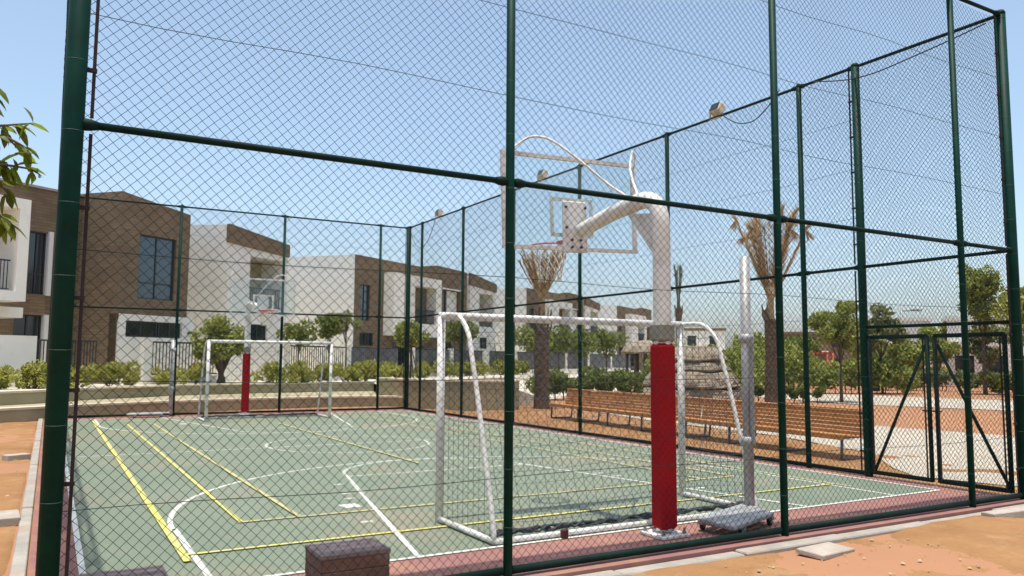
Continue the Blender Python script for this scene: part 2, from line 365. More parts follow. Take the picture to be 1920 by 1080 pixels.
# paths
p = MB(); p.poly([(x, y, SZ + .022) for x, y in ((14.6, -2), (22.5, -2), (20.6, 5), (19.7, 9), (19.3, 13), (20.6, 21), (23.5, 27), (21, 28.5), (18.5, 26), (16.2, 23.2), (15.0, 18), (14.6, 13), (13.4, 9.6), (11.9, 8.2), (11.3, 7.4), (11.6, 6.2), (12.8, 3.4))]); struct('path', p, 'paving')
p = MB(); p.poly([(x, y, SZ + .022) for x, y in ((34, 0), (44, 0), (40, 14), (37.5, 22), (36.5, 28), (40, 36), (34, 34), (29.5, 27), (28.5, 21), (31, 12))]); struct('path_far', p, 'paving')

# terrace of the houses, held by the garden walls
UP = [(-16, 19.5), (-6, 23.0), (-1.07, 25.6), (1.0, 27.9), (4.05, 30.1), (7.2, 31.0), (10.3, 31.5), (11.6, 31.3)]
RW = [(11.0, 29.4), (11.25, 26.6), (11.75, 25.0), (12.6, 24.0), (13.4, 23.7), (14.1, 23.9), (14.6, 24.7), (14.9, 26.0)]
tz = 0.70
edge = [(15.5, 28.0), (17.2, 31.0), (26, 38.0), (45, 50.5), (130, 108)]
t = MB(); t.poly([(x, y, tz) for x, y in UP] + [(x, y, tz) for x, y in RW] + [(x, y, tz) for x, y in edge] + [(60, 160, tz), (-60, 120, tz), (-60, 20, tz)])
ee = [RW[-1]] + edge; last = None
for a, b_ in zip(ee, ee[1:]):
    na = Vector((b_[1] - a[1], -(b_[0] - a[0]), 0)).normalized() * 2.2
    t.quad((a[0], a[1], tz), (a[0] + na.x, a[1] + na.y, SZ - .02), (b_[0] + na.x, b_[1] + na.y, SZ - .02), (b_[0], b_[1], tz))
    t.poly([(a[0], a[1], tz), last or (a[0], a[1], SZ - .02), (a[0] + na.x, a[1] + na.y, SZ - .02)]); last = (b_[0] + na.x, b_[1] + na.y, SZ - .02)
struct('terrace', t, 'terrace_paving')
t = MB(); t.poly([(x, y, tz + .006) for x, y in ((11.4, 29.6), (11.6, 26.9), (12.3, 25.2), (13.5, 24.3), (15.2, 26.6), (17.4, 31.2), (22, 35.0), (19, 36.5), (14.5, 33.5), (12.2, 31.8))]); struct('terrace_sand', t, 'sand_far')
def smooth_line(pts, k=4):
    out = []
    for i in range(len(pts) - 1):
        p0 = Vector(pts[max(i - 1, 0)]); p1 = Vector(pts[i]); p2 = Vector(pts[i + 1]); p3 = Vector(pts[min(i + 2, len(pts) - 1)])
        for j in range(k):
            q = j / k
            out.append(0.5 * ((2 * p1) + (p2 - p0) * q + (2 * p0 - 5 * p1 + 4 * p2 - p3) * q * q + (3 * p1 - p0 - 3 * p2 + p3) * q ** 3))
    out.append(Vector(pts[-1])); return out
def strip_wall(mb, pts, th, z0, z1):
    pts = [Vector((p[0], p[1])) for p in pts]; off = []
    for i, p_ in enumerate(pts):
        d = (pts[min(i + 1, len(pts) - 1)] - pts[max(i - 1, 0)]).normalized(); off.append(Vector((-d.y, d.x)) * th)
    for i in range(len(pts) - 1):
        a, b_, c_, d_ = pts[i], pts[i + 1], pts[i + 1] + off[i + 1], pts[i] + off[i]
        mb.quad((a.x, a.y, z0), (b_.x, b_.y, z0), (b_.x, b_.y, z1), (a.x, a.y, z1))
        mb.quad((a.x, a.y, z1), (b_.x, b_.y, z1), (c_.x, c_.y, z1), (d_.x, d_.y, z1))
        mb.quad((c_.x, c_.y, z0), (d_.x, d_.y, z0), (d_.x, d_.y, z1), (c_.x, c_.y, z1))
    for i, q in ((0, 0), (-1, -1)):
        a = pts[i]; b_ = a + off[i]; mb.quad((a.x, a.y, z0), (b_.x, b_.y, z0), (b_.x, b_.y, z1), (a.x, a.y, z1))
def offset_line(pts, d):
    out = []
    for i, p_ in enumerate(pts):
        a = (Vector(pts[min(i + 1, len(pts) - 1)]) - Vector(pts[max(i - 1, 0)])).normalized(); out.append(Vector(p_) + Vector((-a.y, a.x)) * d)
    return out
def garden_wall(name, label, pts, h, th, cap, z0=-0.3):
    base = (pts[0][0], pts[0][1], 0); o = thing(name, label, 'wall', base)
    ln = smooth_line([Vector(p_) for p_ in pts])
    mb = MB(); strip_wall(mb, ln, th, z0, h - 0.06); part('wall_body', mb, 'wall_tan', o, off=base)
    mb = MB(); strip_wall(mb, offset_line(ln, -0.03), cap, h - 0.06, h); part('coping', mb, 'cap_cream', o, off=base)
LOW = [(-14, 17.0), (-6, 21.4), (-1.05, 24.7), (0.95, 26.0), (3.65, 27.2), (6.5, 27.9), (9.2, 28.15), (10.8, 27.7), (11.2, 26.9)]
garden_wall('garden_wall', 'low tan garden wall with cream coping, the front tier behind the far goal', LOW, 0.33, 0.30, 0.36)
garden_wall('garden_wall', 'upper tier tan garden wall below the shrubs, cream coping', UP, 0.74, 0.3, 0.36)
garden_wall('garden_wall', 'taller single tan wall curving beside the far right fence corner', RW, 0.97, 0.3, 0.36)
# sloping ground between the two tiers
t = MB(); lo = smooth_line([Vector(q) for q in LOW]); hi = smooth_line([Vector(q) for q in UP])
for i in range(28):
    a = lo[int(i * (len(lo) - 1) / 28)]; b_ = lo[int((i + 1) * (len(lo) - 1) / 28)]; c_ = hi[int((i + 1) * (len(hi) - 1) / 28)]; d_ = hi[int(i * (len(hi) - 1) / 28)]
    t.quad((a.x, a.y, .22), (b_.x, b_.y, .22), (c_.x, c_.y, .36), (d_.x, d_.y, .36))
struct('planting_bed', t, 'wall_tan')

# ------------------------------------------------------------------ chain-link fence
D = 0.0735
def chain_panel(name, wd, ht, seed=0):
    r_ = np.random.default_rng(seed)
    nw = int(round(wd / (D / 2))); nz = int(round(ht / (D / 2))); dx = wd / nw; dz = ht / nz
    K, J = np.meshgrid(np.arange(nw), np.arange(nz + 1), indexing='ij')
    sgn = (J + K) % 2
    x = (K + sgn) * dx; z = J * dz; y = np.where(sgn == 0, .0016, -.0016) * 1.0
    x = x + .008 * np.sin(z * 1.7 + 1.3 + x * .7) + .003 * np.sin(z * 5.1 + x * 2.3) + r_.normal(0, .0009, x.shape); z = z + .010 * np.sin(x * 1.9 + .4 + z * .3) + .004 * np.sin(x * 6.2 + z)
    y = y + .020 * np.sin(x * 2.2 + .5) * np.sin(z * 1.1) + .010 * np.sin(x * 3.1 + z * 2.0)
    rad = 0.0026
    V = []
    for q in (0.5, 2.594, 4.689): V.append(np.stack([x + rad * math.cos(q), y + rad * .8 * math.sin(q), z], -1))
    V = np.stack(V, 2)                      # nw, nz+1, 3, 3
    idx = np.arange(nw * (nz + 1) * 3).reshape(nw, nz + 1, 3)
    F = []
    for j in range(3):
        jj = (j + 1) % 3
        F.append(np.stack([idx[:, :-1, j], idx[:, :-1, jj], idx[:, 1:, jj], idx[:, 1:, j]], -1).reshape(-1, 4))
    return npmesh(name, V.reshape(-1, 3), np.concatenate(F), 'wire', True)
TOP, MID = 6.15, 3.07
PANELS = {}
def panel(wd, ht=TOP - .06):
    key = (round(wd, 2), round(ht, 2))
    if key not in PANELS: PANELS[key] = chain_panel('chain_link', key[0], key[1], len(PANELS))
    return PANELS[key]
def fence(label, p0, p1, stations, big=(), mesh_side=1, skip_panel=(), ties=True, rails=(MID, TOP), bar_ends=True, light_ties=False):
    # built along local x from p0 to p1; local +y is the court side
    d = Vector((p1[0] - p0[0], p1[1] - p0[1])); L = d.length; rz = math.atan2(d.y, d.x)
    o = thing('chain_link_fence', label, 'fence', (p0[0], p0[1], 0), rz)
    my = 0.045 * mesh_side
    for i, s_ in enumerate(stations):
        r_ = 0.060 if i in big else (0.036 if light_ties else 0.042)
        mb = MB(); mb.tube([(s_, 0, -.08), (s_, 0, TOP + .02)], r_, 16); mb.lathe([(r_ * 1.04, 0), (r_ * 1.04, .02), (r_ * .8, .05), (r_ * .3, .065)], (s_, 0, TOP + .0), 16)
        po = part('post', mb, 'post_green', o, True)
        if ties:
            mb = MB()
            for z in np.arange(.38, TOP, .44):
                ring = [(s_ + (r_ + .002) * math.cos(q), (r_ + .002) * math.sin(q), z + .004 * math.sin(q)) for q in np.linspace(0, 2 * math.pi, 13)]
                mb.tube(ring, .0013, 4, False)
            part('tie_wire', mb, 'tie_green', po, kind='stuff')
    for z in rails:
        for a, b_ in zip(stations, stations[1:]):
            mb = MB(); mb.tube([(a + .05, 0, z), (b_ - .05, 0, z)], .024, 10)
            ra = part('rail', mb, 'rail_green', o, True)
            for xx, sg in ((a + .045, 1), (b_ - .045, -1)):
                mb = MB(); mb.tube([(xx - .012 * sg, 0, z), (xx + .02 * sg, 0, z), (xx + .05 * sg, 0, z), (xx + .09 * sg, 0, z)], [.030, .040, .036, .027], 12)
                part('rail_cup', mb, 'rail_green', ra, True)
    for a, b_ in zip(stations, stations[1:]):
        mb = MB(); mb.tube([(a + .04, my * .4, .045), (b_ - .04, my * .4, .045)], .032, 8); part('bottom_rail', mb, 'rail_green', o, True)
    mb = MB()
    for z in (.74, 1.5, 2.3, 3.80, 4.55, 5.32):
        mb = MB(); n_ = 24
        mb.tube([(s_, my + .006 + .012 * math.sin(s_ * 3), z + .012 * math.sin(s_ * 1.9 + z)) for s_ in np.linspace(stations[0], stations[-1], n_)], .0026, 5)
        part('tension_wire', mb, 'wire', o)
    for i, (a, b_) in enumerate(zip(stations, stations[1:])):
        if i in skip_panel: continue
        ob = link('mesh_panel', panel(b_ - a), o, (a, my, .05)); ob['kind'] = 'stuff'
    if bar_ends:
        for xx, sg in ((stations[0] + .098, 1), (stations[-1] - .098, -1)):
            for (z0, z1) in ((.06, MID - .05), (MID + .05, TOP - .04)):
                mb = MB(); mb.box(xx - .010, my * .5 - .006, z0, xx + .010, my * .5 + .006, z1); tb = part('tension_bar', mb, 'rust', o)
                mb = MB()
                for z in np.arange(z0 + .3, z1, .55):
                    mb.box(xx - .075 * sg - .02, my * .5 - .012, z - .012, xx + .016, my * .5 + .012, z + .012) if sg == 1 else mb.box(xx - .016, my * .5 - .012, z - .012, xx + .075, my * .5 + .012, z + .012)
                part('band_clip', mb, 'rust', tb, kind='stuff')
    return o
fence('tall green chain-link fence across the foreground, nearest the camera', (FX0, FY0), (FX1, FY0), [0, 3.06, 6.12, 9.25, FX1 - FX0], big=(0, 4), light_ties=True)
# left side (seen edge-on)
fence('green chain-link fence running away along the left side line, seen edge-on', (FX0, FY1), (FX0, FY0), [0.05, 3.05, 6.05, 9.05, 12.05, 15.05, 18.10, 19.50], big=(), mesh_side=-1, rails=(MID, TOP), bar_ends=False)
# far side
fence('far green chain-link fence behind the far goal', (FX1, FY1), (FX0, FY1), [0, 1.0, 4.2, 7.25, FX1 - FX0], big=(0, 4))
# right side: from near corner to far corner; court is on +y side when running this way
fence('green chain-link fence along the right side line, with gate and floodlights', (FX1, FY0 + .16), (FX1, FY1 - .14),
      [1.99, 3.05, 6.28, 9.30, 12.32, 15.30, 18.32, FY1 - FY0 - .3 - .0], big=(0,), bar_ends=True)
# panel and rails above the gate
o = thing('chain_link_fence', 'chain-link infill panel above the double gate beside the right corner post', 'fence', (FX1, FY0, 0), math.pi / 2)
for z in (2.17, MID, TOP):
    mb = MB(); mb.tube([(.05, 0, z), (2.10, 0, z)], .024, 10); part('rail', mb, 'rail_green', o, True)
ob = link('mesh_panel', panel(2.05, TOP - 2.2), o, (.06, .045, 2.19)); ob['kind'] = 'stuff'
# double gate
def gate_leaf(label, y0, y1, rising):
    o = thing('gate', label, 'gate', (FX1, y0, 0), math.pi / 2); L = y1 - y0
    for nm, pts in (('stile', [(.03, 0, .05), (.03, 0, 2.02)]), ('stile', [(L - .03, 0, .05), (L - .03, 0, 2.02)]), ('top_bar', [(.03, 0, 2.02), (L - .03, 0, 2.02)]), ('bottom_bar', [(.03, 0, .07), (L - .03, 0, .07)])):
        mb = MB(); mb.tube(pts, .030, 10); part(nm, mb, 'rail_green', o, True)
    mb = MB(); mb.tube([(.05, .0, .1 if rising else 1.9), (L - .06, .0, 1.9 if rising else .1)], .022, 8); part('brace', mb, 'rail_green', o, True)
    for xx in (.07, L - .07):
        mb = MB(); mb.box(xx - .009, .03, .08, xx + .009, .042, 2.0); part('tension_bar', mb, 'rust', o)
    ob = link('mesh_panel', panel(L - .06, 1.94), o, (.03, .036, .07)); ob['kind'] = 'stuff'
    return o
gl = gate_leaf('green chain-link gate leaf nearest the right corner post', FY0 + .12, FY0 + 1.10, True)
g2 = gate_leaf('green chain-link gate leaf farther from the corner post, with latch', FY0 + 1.15, FY0 + 2.10, False)
mb = MB(); mb.box(-.04, -.16, .98, .22, -.13, 1.0); mb.tube([(.10, -.145, .88), (.10, -.145, 1.12)], .011, 8); part('latch', mb, 'black', g2)

# floodlights on the right fence and their cables
for k, (y, lab) in enumerate(((10.5, 'tan box floodlight on the right fence top, nearest of three'), (16.55, 'tan box floodlight on the right fence seen through the glass backboard'), (22.7, 'tan box floodlight on the right fence top nearest the far corner'))):
    o = thing('floodlight', lab, 'floodlight', (FX1, y, TOP + .03), group='floodlights on the right fence')
    mb = MB(); k0 = 0; mb.bbox(-.09, -.12, .05, .07, .12, .24, .015); mb.rot(0, Matrix.Rotation(R(28), 3, 'Y')); part('housing', mb, 'lamp_tan', o)
    mb = MB(); mb.box(-.105, -.10, .07, -.092, .10, .22); mb.rot(0, Matrix.Rotation(R(28), 3, 'Y')); part('lens', mb, 'glass_dark', o)
    mb = MB(); mb.box(-.02, -.14, -.05, .02, -.125, .16); mb.box(-.02, .125, -.05, .02, .14, .16); mb.box(-.02, -.13, -.06, .02, .13, -.04); part('bracket', mb, 'lamp_tan', o)
def cable(label, pts, parent=None):
    ln = smooth_line([Vector(q) for q in pts], 8); mb = MB(); base = tuple(pts[0]); mb.tube(ln, .009, 6)
    ob = part('cable', mb, 'black', None, True, off=base); ob.location = base; tag(ob, label, 'cable')
X_ = FX1 - .06
cable('short black cable looping down beside the nearest floodlight', [(X_, 10.35, 6.20), (X_, 9.95, 5.90), (X_, 9.55, 5.82), (X_, 9.2, 5.98), (X_, 8.95, 6.2)])
cable('long black cable sagging between right fence posts near the corner', [(X_, 8.3, 6.14), (X_, 7.7, 5.98), (X_, 7.2, 5.93), (X_, 6.6, 5.97), (X_, 6.05, 6.02), (X_, 5.55, 6.08)])
cable('thin black cable sagging at the far end of the right fence', [(X_, 24.8, 6.05), (X_, 24.3, 5.5), (X_, 23.7, 5.32), (X_, 23.1, 5.65), (X_, 22.7, 6.15)])
cable('thin black cable hanging behind the near goal by the right fence', [(FX1 + .06, 19.0, 2.1), (FX1 + .06, 18.7, 1.3), (FX1 + .05, 18.3, .85), (FX1 + .05, 17.9, .65)])

# ------------------------------------------------------------------ goals
def goal_frame(o, gw=3.29, gh=2.11, depth=1.18):
    h = gw / 2; r_ = .042
    for s_ in (-1, 1):
        mb = MB(); mb.tube([(s_ * h, 0, 0), (s_ * h, 0, gh)], r_, 14); part('post', mb, 'paint_white', o, True)
        top = [(s_ * h, -.02, gh), (s_ * h, -.30, gh + .0), (s_ * h, -.46, gh - .05), (s_ * h, -.62, gh - .20), (s_ * h, -.70, gh - .42), (s_ * h, -.84, gh - .85), (s_ * h, -.98, gh - 1.35), (s_ * h, -1.10, gh - 1.75), (s_ * h, -depth, .03)]
        mb = MB(); mb.tube(smooth_line([Vector(q) for q in top], 4), .024, 10); part('back_stay', mb, 'paint_white', o, True)
        mb = MB(); mb.tube([(s_ * h, -.02, .035), (s_ * h, -depth, .035)], .030, 10); part('base_bar', mb, 'paint_white', o, True)
    mb = MB(); mb.tube([(-h - .02, 0, gh), (h + .02, 0, gh)], r_, 14); part('crossbar', mb, 'paint_white', o, True)
    mb = MB(); mb.tube([(-h, -depth, .035), (h, -depth, .035)], .026, 10); part('rear_bar', mb, 'paint_white', o, True)
    # net: side and back sheets of knotted cord
    prof = [(0.0, gh - .03), (-.30, gh - .03), (-.46, gh - .08), (-.62, gh - .24), (-.84, gh - .88), (-.98, gh - 1.38), (-1.10, gh - 1.78), (-depth, .06)]
    def yat(z):
        for (y0, z0), (y1, z1) in zip(prof, prof[1:]):
            if z1 <= z <= z0: return y0 + (y1 - y0) * (z0 - z) / max(1e-6, z0 - z1)
        return prof[-1][0]
    mb = MB(); cr = .0022
    zs = np.arange(.08, gh - .05, .11)
    for s_ in (-1, 1):
        for z in zs: mb.tube([(s_ * h, 0, z), (s_ * h * .99, yat(z) * .5, z - .03), (s_ * h, yat(z), z)], cr, 3, False)
        for y in np.arange(-.1, -depth, -.11):
            zt = min(gh - .04, max([z for z in np.linspace(.05, gh - .04, 60) if yat(z) <= y + .001] or [.1]))
            mb.tube([(s_ * h, y, zt), (s_ * h, y, .05)], cr, 3, False)
    for z in zs: mb.tube([(x, yat(z) + .05 * math.sin(2.2 * z), z + .03 * math.sin(x * 2 + z)) for x in np.linspace(-h, h, 10)], cr, 3, False)
    for x in np.linspace(-h, h, 31)[1:-1]: mb.tube([(x, yat(z) + .05 * math.sin(2.2 * z), z + .03 * math.sin(x * 2 + z)) for z in np.linspace(gh - .04, .07, 14)], cr, 3, False)
    part('net', mb, 'net_dark', o, kind='stuff')
    # slack net bundled on the rear bar
    mb = MB(); r2_ = random.Random(4)
    for j in range(5):
        mb.tube([(x, -depth + .10 + .06 * r2_.random(), .05 + .05 * r2_.random()) for x in np.linspace(-h + .05, h - .05, 40)], .012, 5, False)
    part('net_bundle', mb, 'net_dark', o, kind='stuff')
    mb = MB(); mb.bbox(-h + .68, -depth - .075, .0, -h + .75, -depth - .03, .085, .008); part('foot_bracket', mb, 'wheel_red', o)
ng = thing('football_goal', 'white football goal nearest the camera, seen from behind', 'goal', (5.165, 7.53, 0))
goal_frame(ng)
fg = copy_tree(ng); fg.location = (5.24, 22.05, 0); fg.rotation_euler = (0, 0, math.pi); tag(fg, 'white football goal at the far end in front of the red padded pole', 'goal')

# ------------------------------------------------------------------ basketball stands
def bezier(p0, p1, p2, p3, n=10):
    return [Vector(p0) * (1 - t) ** 3 + Vector(p1) * 3 * t * (1 - t) ** 2 + Vector(p2) * 3 * t * t * (1 - t) + Vector(p3) * t ** 3 for t in np.linspace(0, 1, n)]
def hoop_stand(o, roll):
    pr = .088
    neck = [Vector((0, 0, .05)), Vector((0, 0, 2.0)), Vector((0, 0, 2.92))] + bezier((0, .0, 3.0), (0, .02, 3.24), (0, .16, 3.30), (0, .36, 3.28), 8) + [Vector((-.03, .75, 3.22)), Vector((-.08, 1.15, 3.12)), Vector((-.10, 1.25, 3.09))]
    mb = MB(); mb.tube(neck, [pr] * 3 + [pr * .98] * 8 + [.082, .080, .080], 18); pole = part('pole', mb, 'paint_white', o, True)
    mb = MB(); mb.prism_y([(0, 0)] * 0 or [(-.012, 2.72), (.012, 2.72), (.012, 3.2), (-.012, 3.2)], .06, .10); mb.v.clear(); mb.f.clear()
    a = [(.0, .07, 2.66), (.0, .07, 3.12), (.0, .52, 3.18)]
    for s_ in (-1, 1): mb.poly([(s_ * .012, y, z) for _, y, z in a])
    for i in range(3):
        p_, q_ = a[i], a[(i + 1) % 3]; mb.quad((-.012, p_[1], p_[2]), (.012, p_[1], p_[2]), (.012, q_[1], q_[2]), (-.012, q_[1], q_[2]))
    part('gusset', mb, 'paint_white', o)
    mb = MB(); mb.bbox(-.17, -.17, .0, .17, .17, .03, .006); bp = part('base_plate', mb, 'paint_white', o)
    mb = MB()
    for x in (-.13, .13):
        for y in (-.13, .13): mb.lathe([(.02, .03), (.02, .05), (.012, .05), (.012, .085)], (x, y, 0), 8)
    part('anchor_bolt', mb, 'galv', bp, kind='stuff')
    mb = MB(); mb.bbox(-.100, -.100, .06, .100, .100, 1.83, .035); part('pad', mb, 'pad_red', o)
    mb = MB(); mb.bbox(-.098, -.098, 1.832, .098, .098, 2.03, .03); part('pad_collar', mb, 'pad_grey', o)
    # board (local frame at its centre, facing +y)
    bx, by, bz = -.12, 1.38, 3.42; hw, hh = .91, .535
    RM = Matrix.Translation((bx, by, bz)) @ Matrix.Rotation(roll, 4, 'Y')
    mb = MB(); mb.box(-hw + .04, -.008, -hh + .04, hw - .04, .008, hh - .04); mb.rot(0, RM); bd = part('backboard', mb, 'board_glass', o)
    mb = MB()
    mb.box(-hw, -.022, -hh, hw, .022, -hh + .042); mb.box(-hw, -.022, hh - .042, hw, .022, hh); mb.box(-hw, -.022, -hh + .043, -hw + .042, .022, hh - .043); mb.box(hw - .042, -.022, -hh + .043, hw, .022, hh - .043)
    mb.rot(0, RM); part('board_frame', mb, 'paint_white', bd)
    mb = MB()
    for (x0, z0, x1, z1) in ((-.295, -.38, -.245, .07), (.245, -.38, .295, .07), (-.243, .022, .243, .07), (-.243, -.38, .243, -.335)):
        mb.box(x0, .0085, z0, x1, .012, z1)
    mb.rot(0, RM); part('target_square', mb, 'line_white', bd)
    mb = MB(); mb.bbox(-.16, -.065, -.56, .16, -.024, .02, .01); mb.rot(0, RM); pl = part('mount_plate', mb, 'paint_white', o)
    mb = MB(); k0 = 0
    for x in (-.13, .13):
        for z in (-.05, -.28): mb.tube([(x, -.064, z), (x, -.085, z)], .014, 8)
    for x in (-.06, .06):
        for z in (-.42, -.50): mb.tube([(x, -.064, z), (x, -.085, z)], .014, 8)
    mb.rot(0, RM); part('bolt', mb, 'black', pl, kind='stuff')
    # rim and net
    ry, rzz = .50, -.41
    mb = MB(); mb.tube([(.225 * math.cos(q), ry + .225 * math.sin(q), rzz) for q in np.linspace(0, 2 * math.pi, 33)], .010, 8, False); mb.box(-.10, .013, rzz - .03, .10, .19, rzz + .006)
    mb.rot(0, RM); rim = part('rim', mb, 'rim_red', o)
    mb = MB(); nn = 12
    rad = lambda q: .222 * (1 - .42 * min(1, q / .42) ** .8)
    for s_ in (-1, 1):
        for k in range(nn):
            mb.tube([(rad(z) * math.cos(2 * math.pi * k / nn + s_ * z * 3.4), ry + rad(z) * math.sin(2 * math.pi * k / nn + s_ * z * 3.4), rzz - z) for z in np.linspace(0, .43, 8)], .0055, 4, False)
    mb.rot(0, RM); part('net', mb, 'net_white', rim, kind='stuff')
    # stays from the arm to the upper board corners
    L0 = RM @ Vector((-hw + .08, -.03, hh - .03)); R0 = RM @ Vector((hw - .02, -.03, hh - .05)); RB = RM @ Vector((hw - .02, -.03, hh + .13))
    mb = MB(); mb.tube(smooth_line([Vector((-.02, .45, 3.33)), Vector((-.12, .70, 3.52)), Vector((-.30, .95, 3.80)), Vector((-.52, 1.18, 4.05)), Vector((-.68, 1.30, 4.10)), Vector((-.82, 1.345, 4.03)), L0], 5), .014, 8); part('stay', mb, 'paint_white', o, True)
    mb = MB(); mb.tube(smooth_line([Vector((.02, .40, 3.34)), Vector((.10, .50, 3.42)), Vector((.30, .85, 3.75)), Vector((.62, 1.22, 4.08)), Vector((.76, 1.34, 4.08)), R0], 5), .014, 8); part('stay', mb, 'paint_white', o, True)
nh = thing('basketball_stand', 'white basketball stand with red pad nearest the camera, behind the near goal', 'basketball hoop', (5.15, 5.95, 0))
hoop_stand(nh, R(-2.2))
fh = thing('basketball_stand', 'far white basketball stand with red padded pole behind the far goal', 'basketball hoop', (5.10, 24.62, 0), math.pi)
hoop_stand(fh, R(0))

# ------------------------------------------------------------------ portable volleyball posts
def volley_post(o, h):
    mb = MB(); mb.tube([(0, 0, .06), (0, 0, h)], .055, 16); po = part('post', mb, 'galv_light', o, True)
    mb = MB(); mb.box(-.055, -.085, .8, -.012, -.052, 1.92); part('winch_rail', mb, 'galv', o)
    for z in (.80, 1.90):
        mb = MB(); mb.lathe([(.056, -.05), (.08, -.05), (.08, .05), (.056, .05)], (0, 0, z), 16); part('clamp', mb, 'galv_light', o, True)
    for i in range(4):
        mb = MB(); mb.bbox(-1.02 - (3 - i) * .05, -.36 + i * .118, .085, .07 - (3 - i) * .10, -.36 + i * .118 + .105, .130, .010); part('weight_bar', mb, 'galv_light', o)
    for xa in (-.98, -.30):
        mb = MB(); mb.box(xa, -.37, .06, xa + .05, .12, .0845); part('cross_beam', mb, 'galv', o)
    for x, y in ((-.97, -.33), (-.92, .09), (-.28, -.33), (.02, .09)):
        mb = MB(); mb.lathe([(.012, -.016), (.034, -.016), (.034, .016), (.012, .016)], (0, 0, 0), 14); mb.rot(0, Matrix.Translation((x, y, .034)) @ Matrix.Rotation(R(90), 4, 'X')); wh = part('wheel', mb, 'black', o)
        mb = MB(); mb.box(x - .02, y - .026, .03, x + .02, y - .018, .06); mb.box(x - .02, y + .018, .03, x + .02, y + .026, .06); part('fork', mb, 'galv', wh, kind='stuff')
v1 = thing('volleyball_post', 'galvanised volleyball post on a wheeled base right of the near red pole', 'post', (6.55, 6.20, 0), R(20)); volley_post(v1, 2.80)
v2 = thing('volleyball_post', 'short galvanised volleyball post on a wheeled base by the far fence', 'post', (3.06, 24.72, 0), R(2)); volley_post(v2, 2.18)

# ------------------------------------------------------------------ wooden blocks inside the near fence
def block(label, x0, y0, x1, y1, h):
    o = thing('wooden_block', label, 'block seat', (x0, y0, 0)); nn = 5; d = (y1 - y0) / nn
    for i in range(3):
        mb = MB(); hz = (h - .032) / 3; mb.bbox(0, 0, i * hz + .001, x1 - x0, y1 - y0, (i + 1) * hz - .001, .007); part('plank', mb, 'block_wood', o)
    for i in range(nn):
        mb = MB(); mb.bbox(-.006, i * d + .002 - (.006 if i == 0 else 0), h - .032, x1 - x0 + .006, (i + 1) * d - .002, h + .002 * (i % 2), .005); part('top_slat', mb, ('block_grey', 'block_pale')[i % 2], o)
    return o
block('dark brown wooden block in the foreground, standing before the white key line', 1.69, 5.50, 2.19, 5.91, .30)
block('dark brown wooden block at the bottom left by the fence corner', .24, 5.50, .72, 5.92, .27)

# ------------------------------------------------------------------ benches
def bench(label, p0, p1, nleg):
    d = Vector((p1[0] - p0[0], p1[1] - p0[1])); L = d.length; rz = math.atan2(d.y, d.x)
    o = thing('slatted_bench', label, 'bench', (p0[0], p0[1], SZ + .01), rz)     # local x along, +y towards the court, -y back
    # seat slats
    for i in range(6):
        y = .26 - i * .088; z = .45 - .008 * i
        mb = MB(); mb.bbox(0, y - .078, z - .035, L, y, z, .006); part('seat_slat', mb, 'bench_wood', o)
    mb = MB(); mb.bbox(0, .262, .355, L, .292, .445, .006); part('front_slat', mb, 'bench_wood', o)
    for i in range(6):
        z = .405 + i * .072; y = -.262 - i * .014
        mb = MB(); mb.bbox(0, y - .03, z, L, y, z + .067, .006); part('back_slat', mb, 'bench_wood', o)
    mb = MB(); mb.bbox(0, -.44, .842, L, -.32, .870, .008); part('back_slat', mb, 'bench_wood', o)
    for i in range(nleg):
        x = .06 + (L - .12) * i / (nleg - 1)
        mb = MB(); mb.tube([(x, .24, .0), (x, .22, .37)], .026, 8); part('leg', mb, 'bench_metal', o, True)
        mb = MB(); mb.tube(smooth_line([Vector(q) for q in ((x, -.44, .81), (x, -.50, .78), (x, -.49, .5), (x, -.44, .06), (x, -.36, .02), (x, .24, .02))], 3), .024, 8); part('leg', mb, 'bench_metal', o, True)
        mb = MB(); mb.box(x - .02, -.46, .37, x + .02, .24, .405); part('bearer', mb, 'bench_metal', o)
bench('long slatted wooden bench beyond the right fence, the half nearer the gate', (12.25, 9.15), (12.63, 13.62), 4)
bench('long slatted wooden bench beyond the right fence, the half next to the palm', (12.645, 13.68), (13.20, 20.0), 5)

# ------------------------------------------------------------------ loose slabs and rubble
def slab(label, x, y, a, b_, h, rz, tilt, mt='pale_slab', name='concrete_slab'):
    mb = MB(); mb.bbox(-a / 2, -b_ / 2, 0, a / 2, b_ / 2, h, .008)
    ob = part(name, mb, mt, None); ob.location = (x, y, SZ + .0); ob.rotation_euler = (R(tilt), R(tilt * .6), R(rz)); tag(ob, label, 'slab')
slab('loose pale concrete slab on the sand in front of the right fence', 6.12, 4.90, .56, .26, .045, 10, 3.5)
slab('rough pale concrete piece half buried at the right edge by the corner post', 9.35, 4.98, .85, .16, .09, -6, -1)
slab('pale concrete piece on the sand at the left edge beyond the kerb', -.42, 9.9, .46, .5, .09, 4, 0)
slab('small broken concrete lump on the sand left of the corner post', -.40, 15.8, .36, .22, .10, 25, 0)
slab('thin pale kerb piece beside the right corner post', 10.15, 5.06, .75, .10, .07, 2, 0)
st = MB(); rs = random.Random(11)
for i in range(900):
    if i < 720: x, y = rs.uniform(1.5, 13), rs.uniform(2.6, 5.0)
    else: x, y = rs.uniform(-1.5, -.25), rs.uniform(5, 20)
    s_ = rs.choice((.004, .005, .005, .006, .006, .008, .010, .015)) * rs.uniform(.8, 1.4); k0 = len(st.v)
    st.lathe([(s_ * .5, -s_ * .35), (s_ * rs.uniform(.8, 1.2), 0), (s_ * .6, s_ * .5)], (x, y, SZ + .014), 6, .25)
ob = part('pebbles', st, 'stone', None); ob['kind'] = 'stuff'; tag(ob, 'small stones and rubble scattered over the orange sand', 'pebbles')

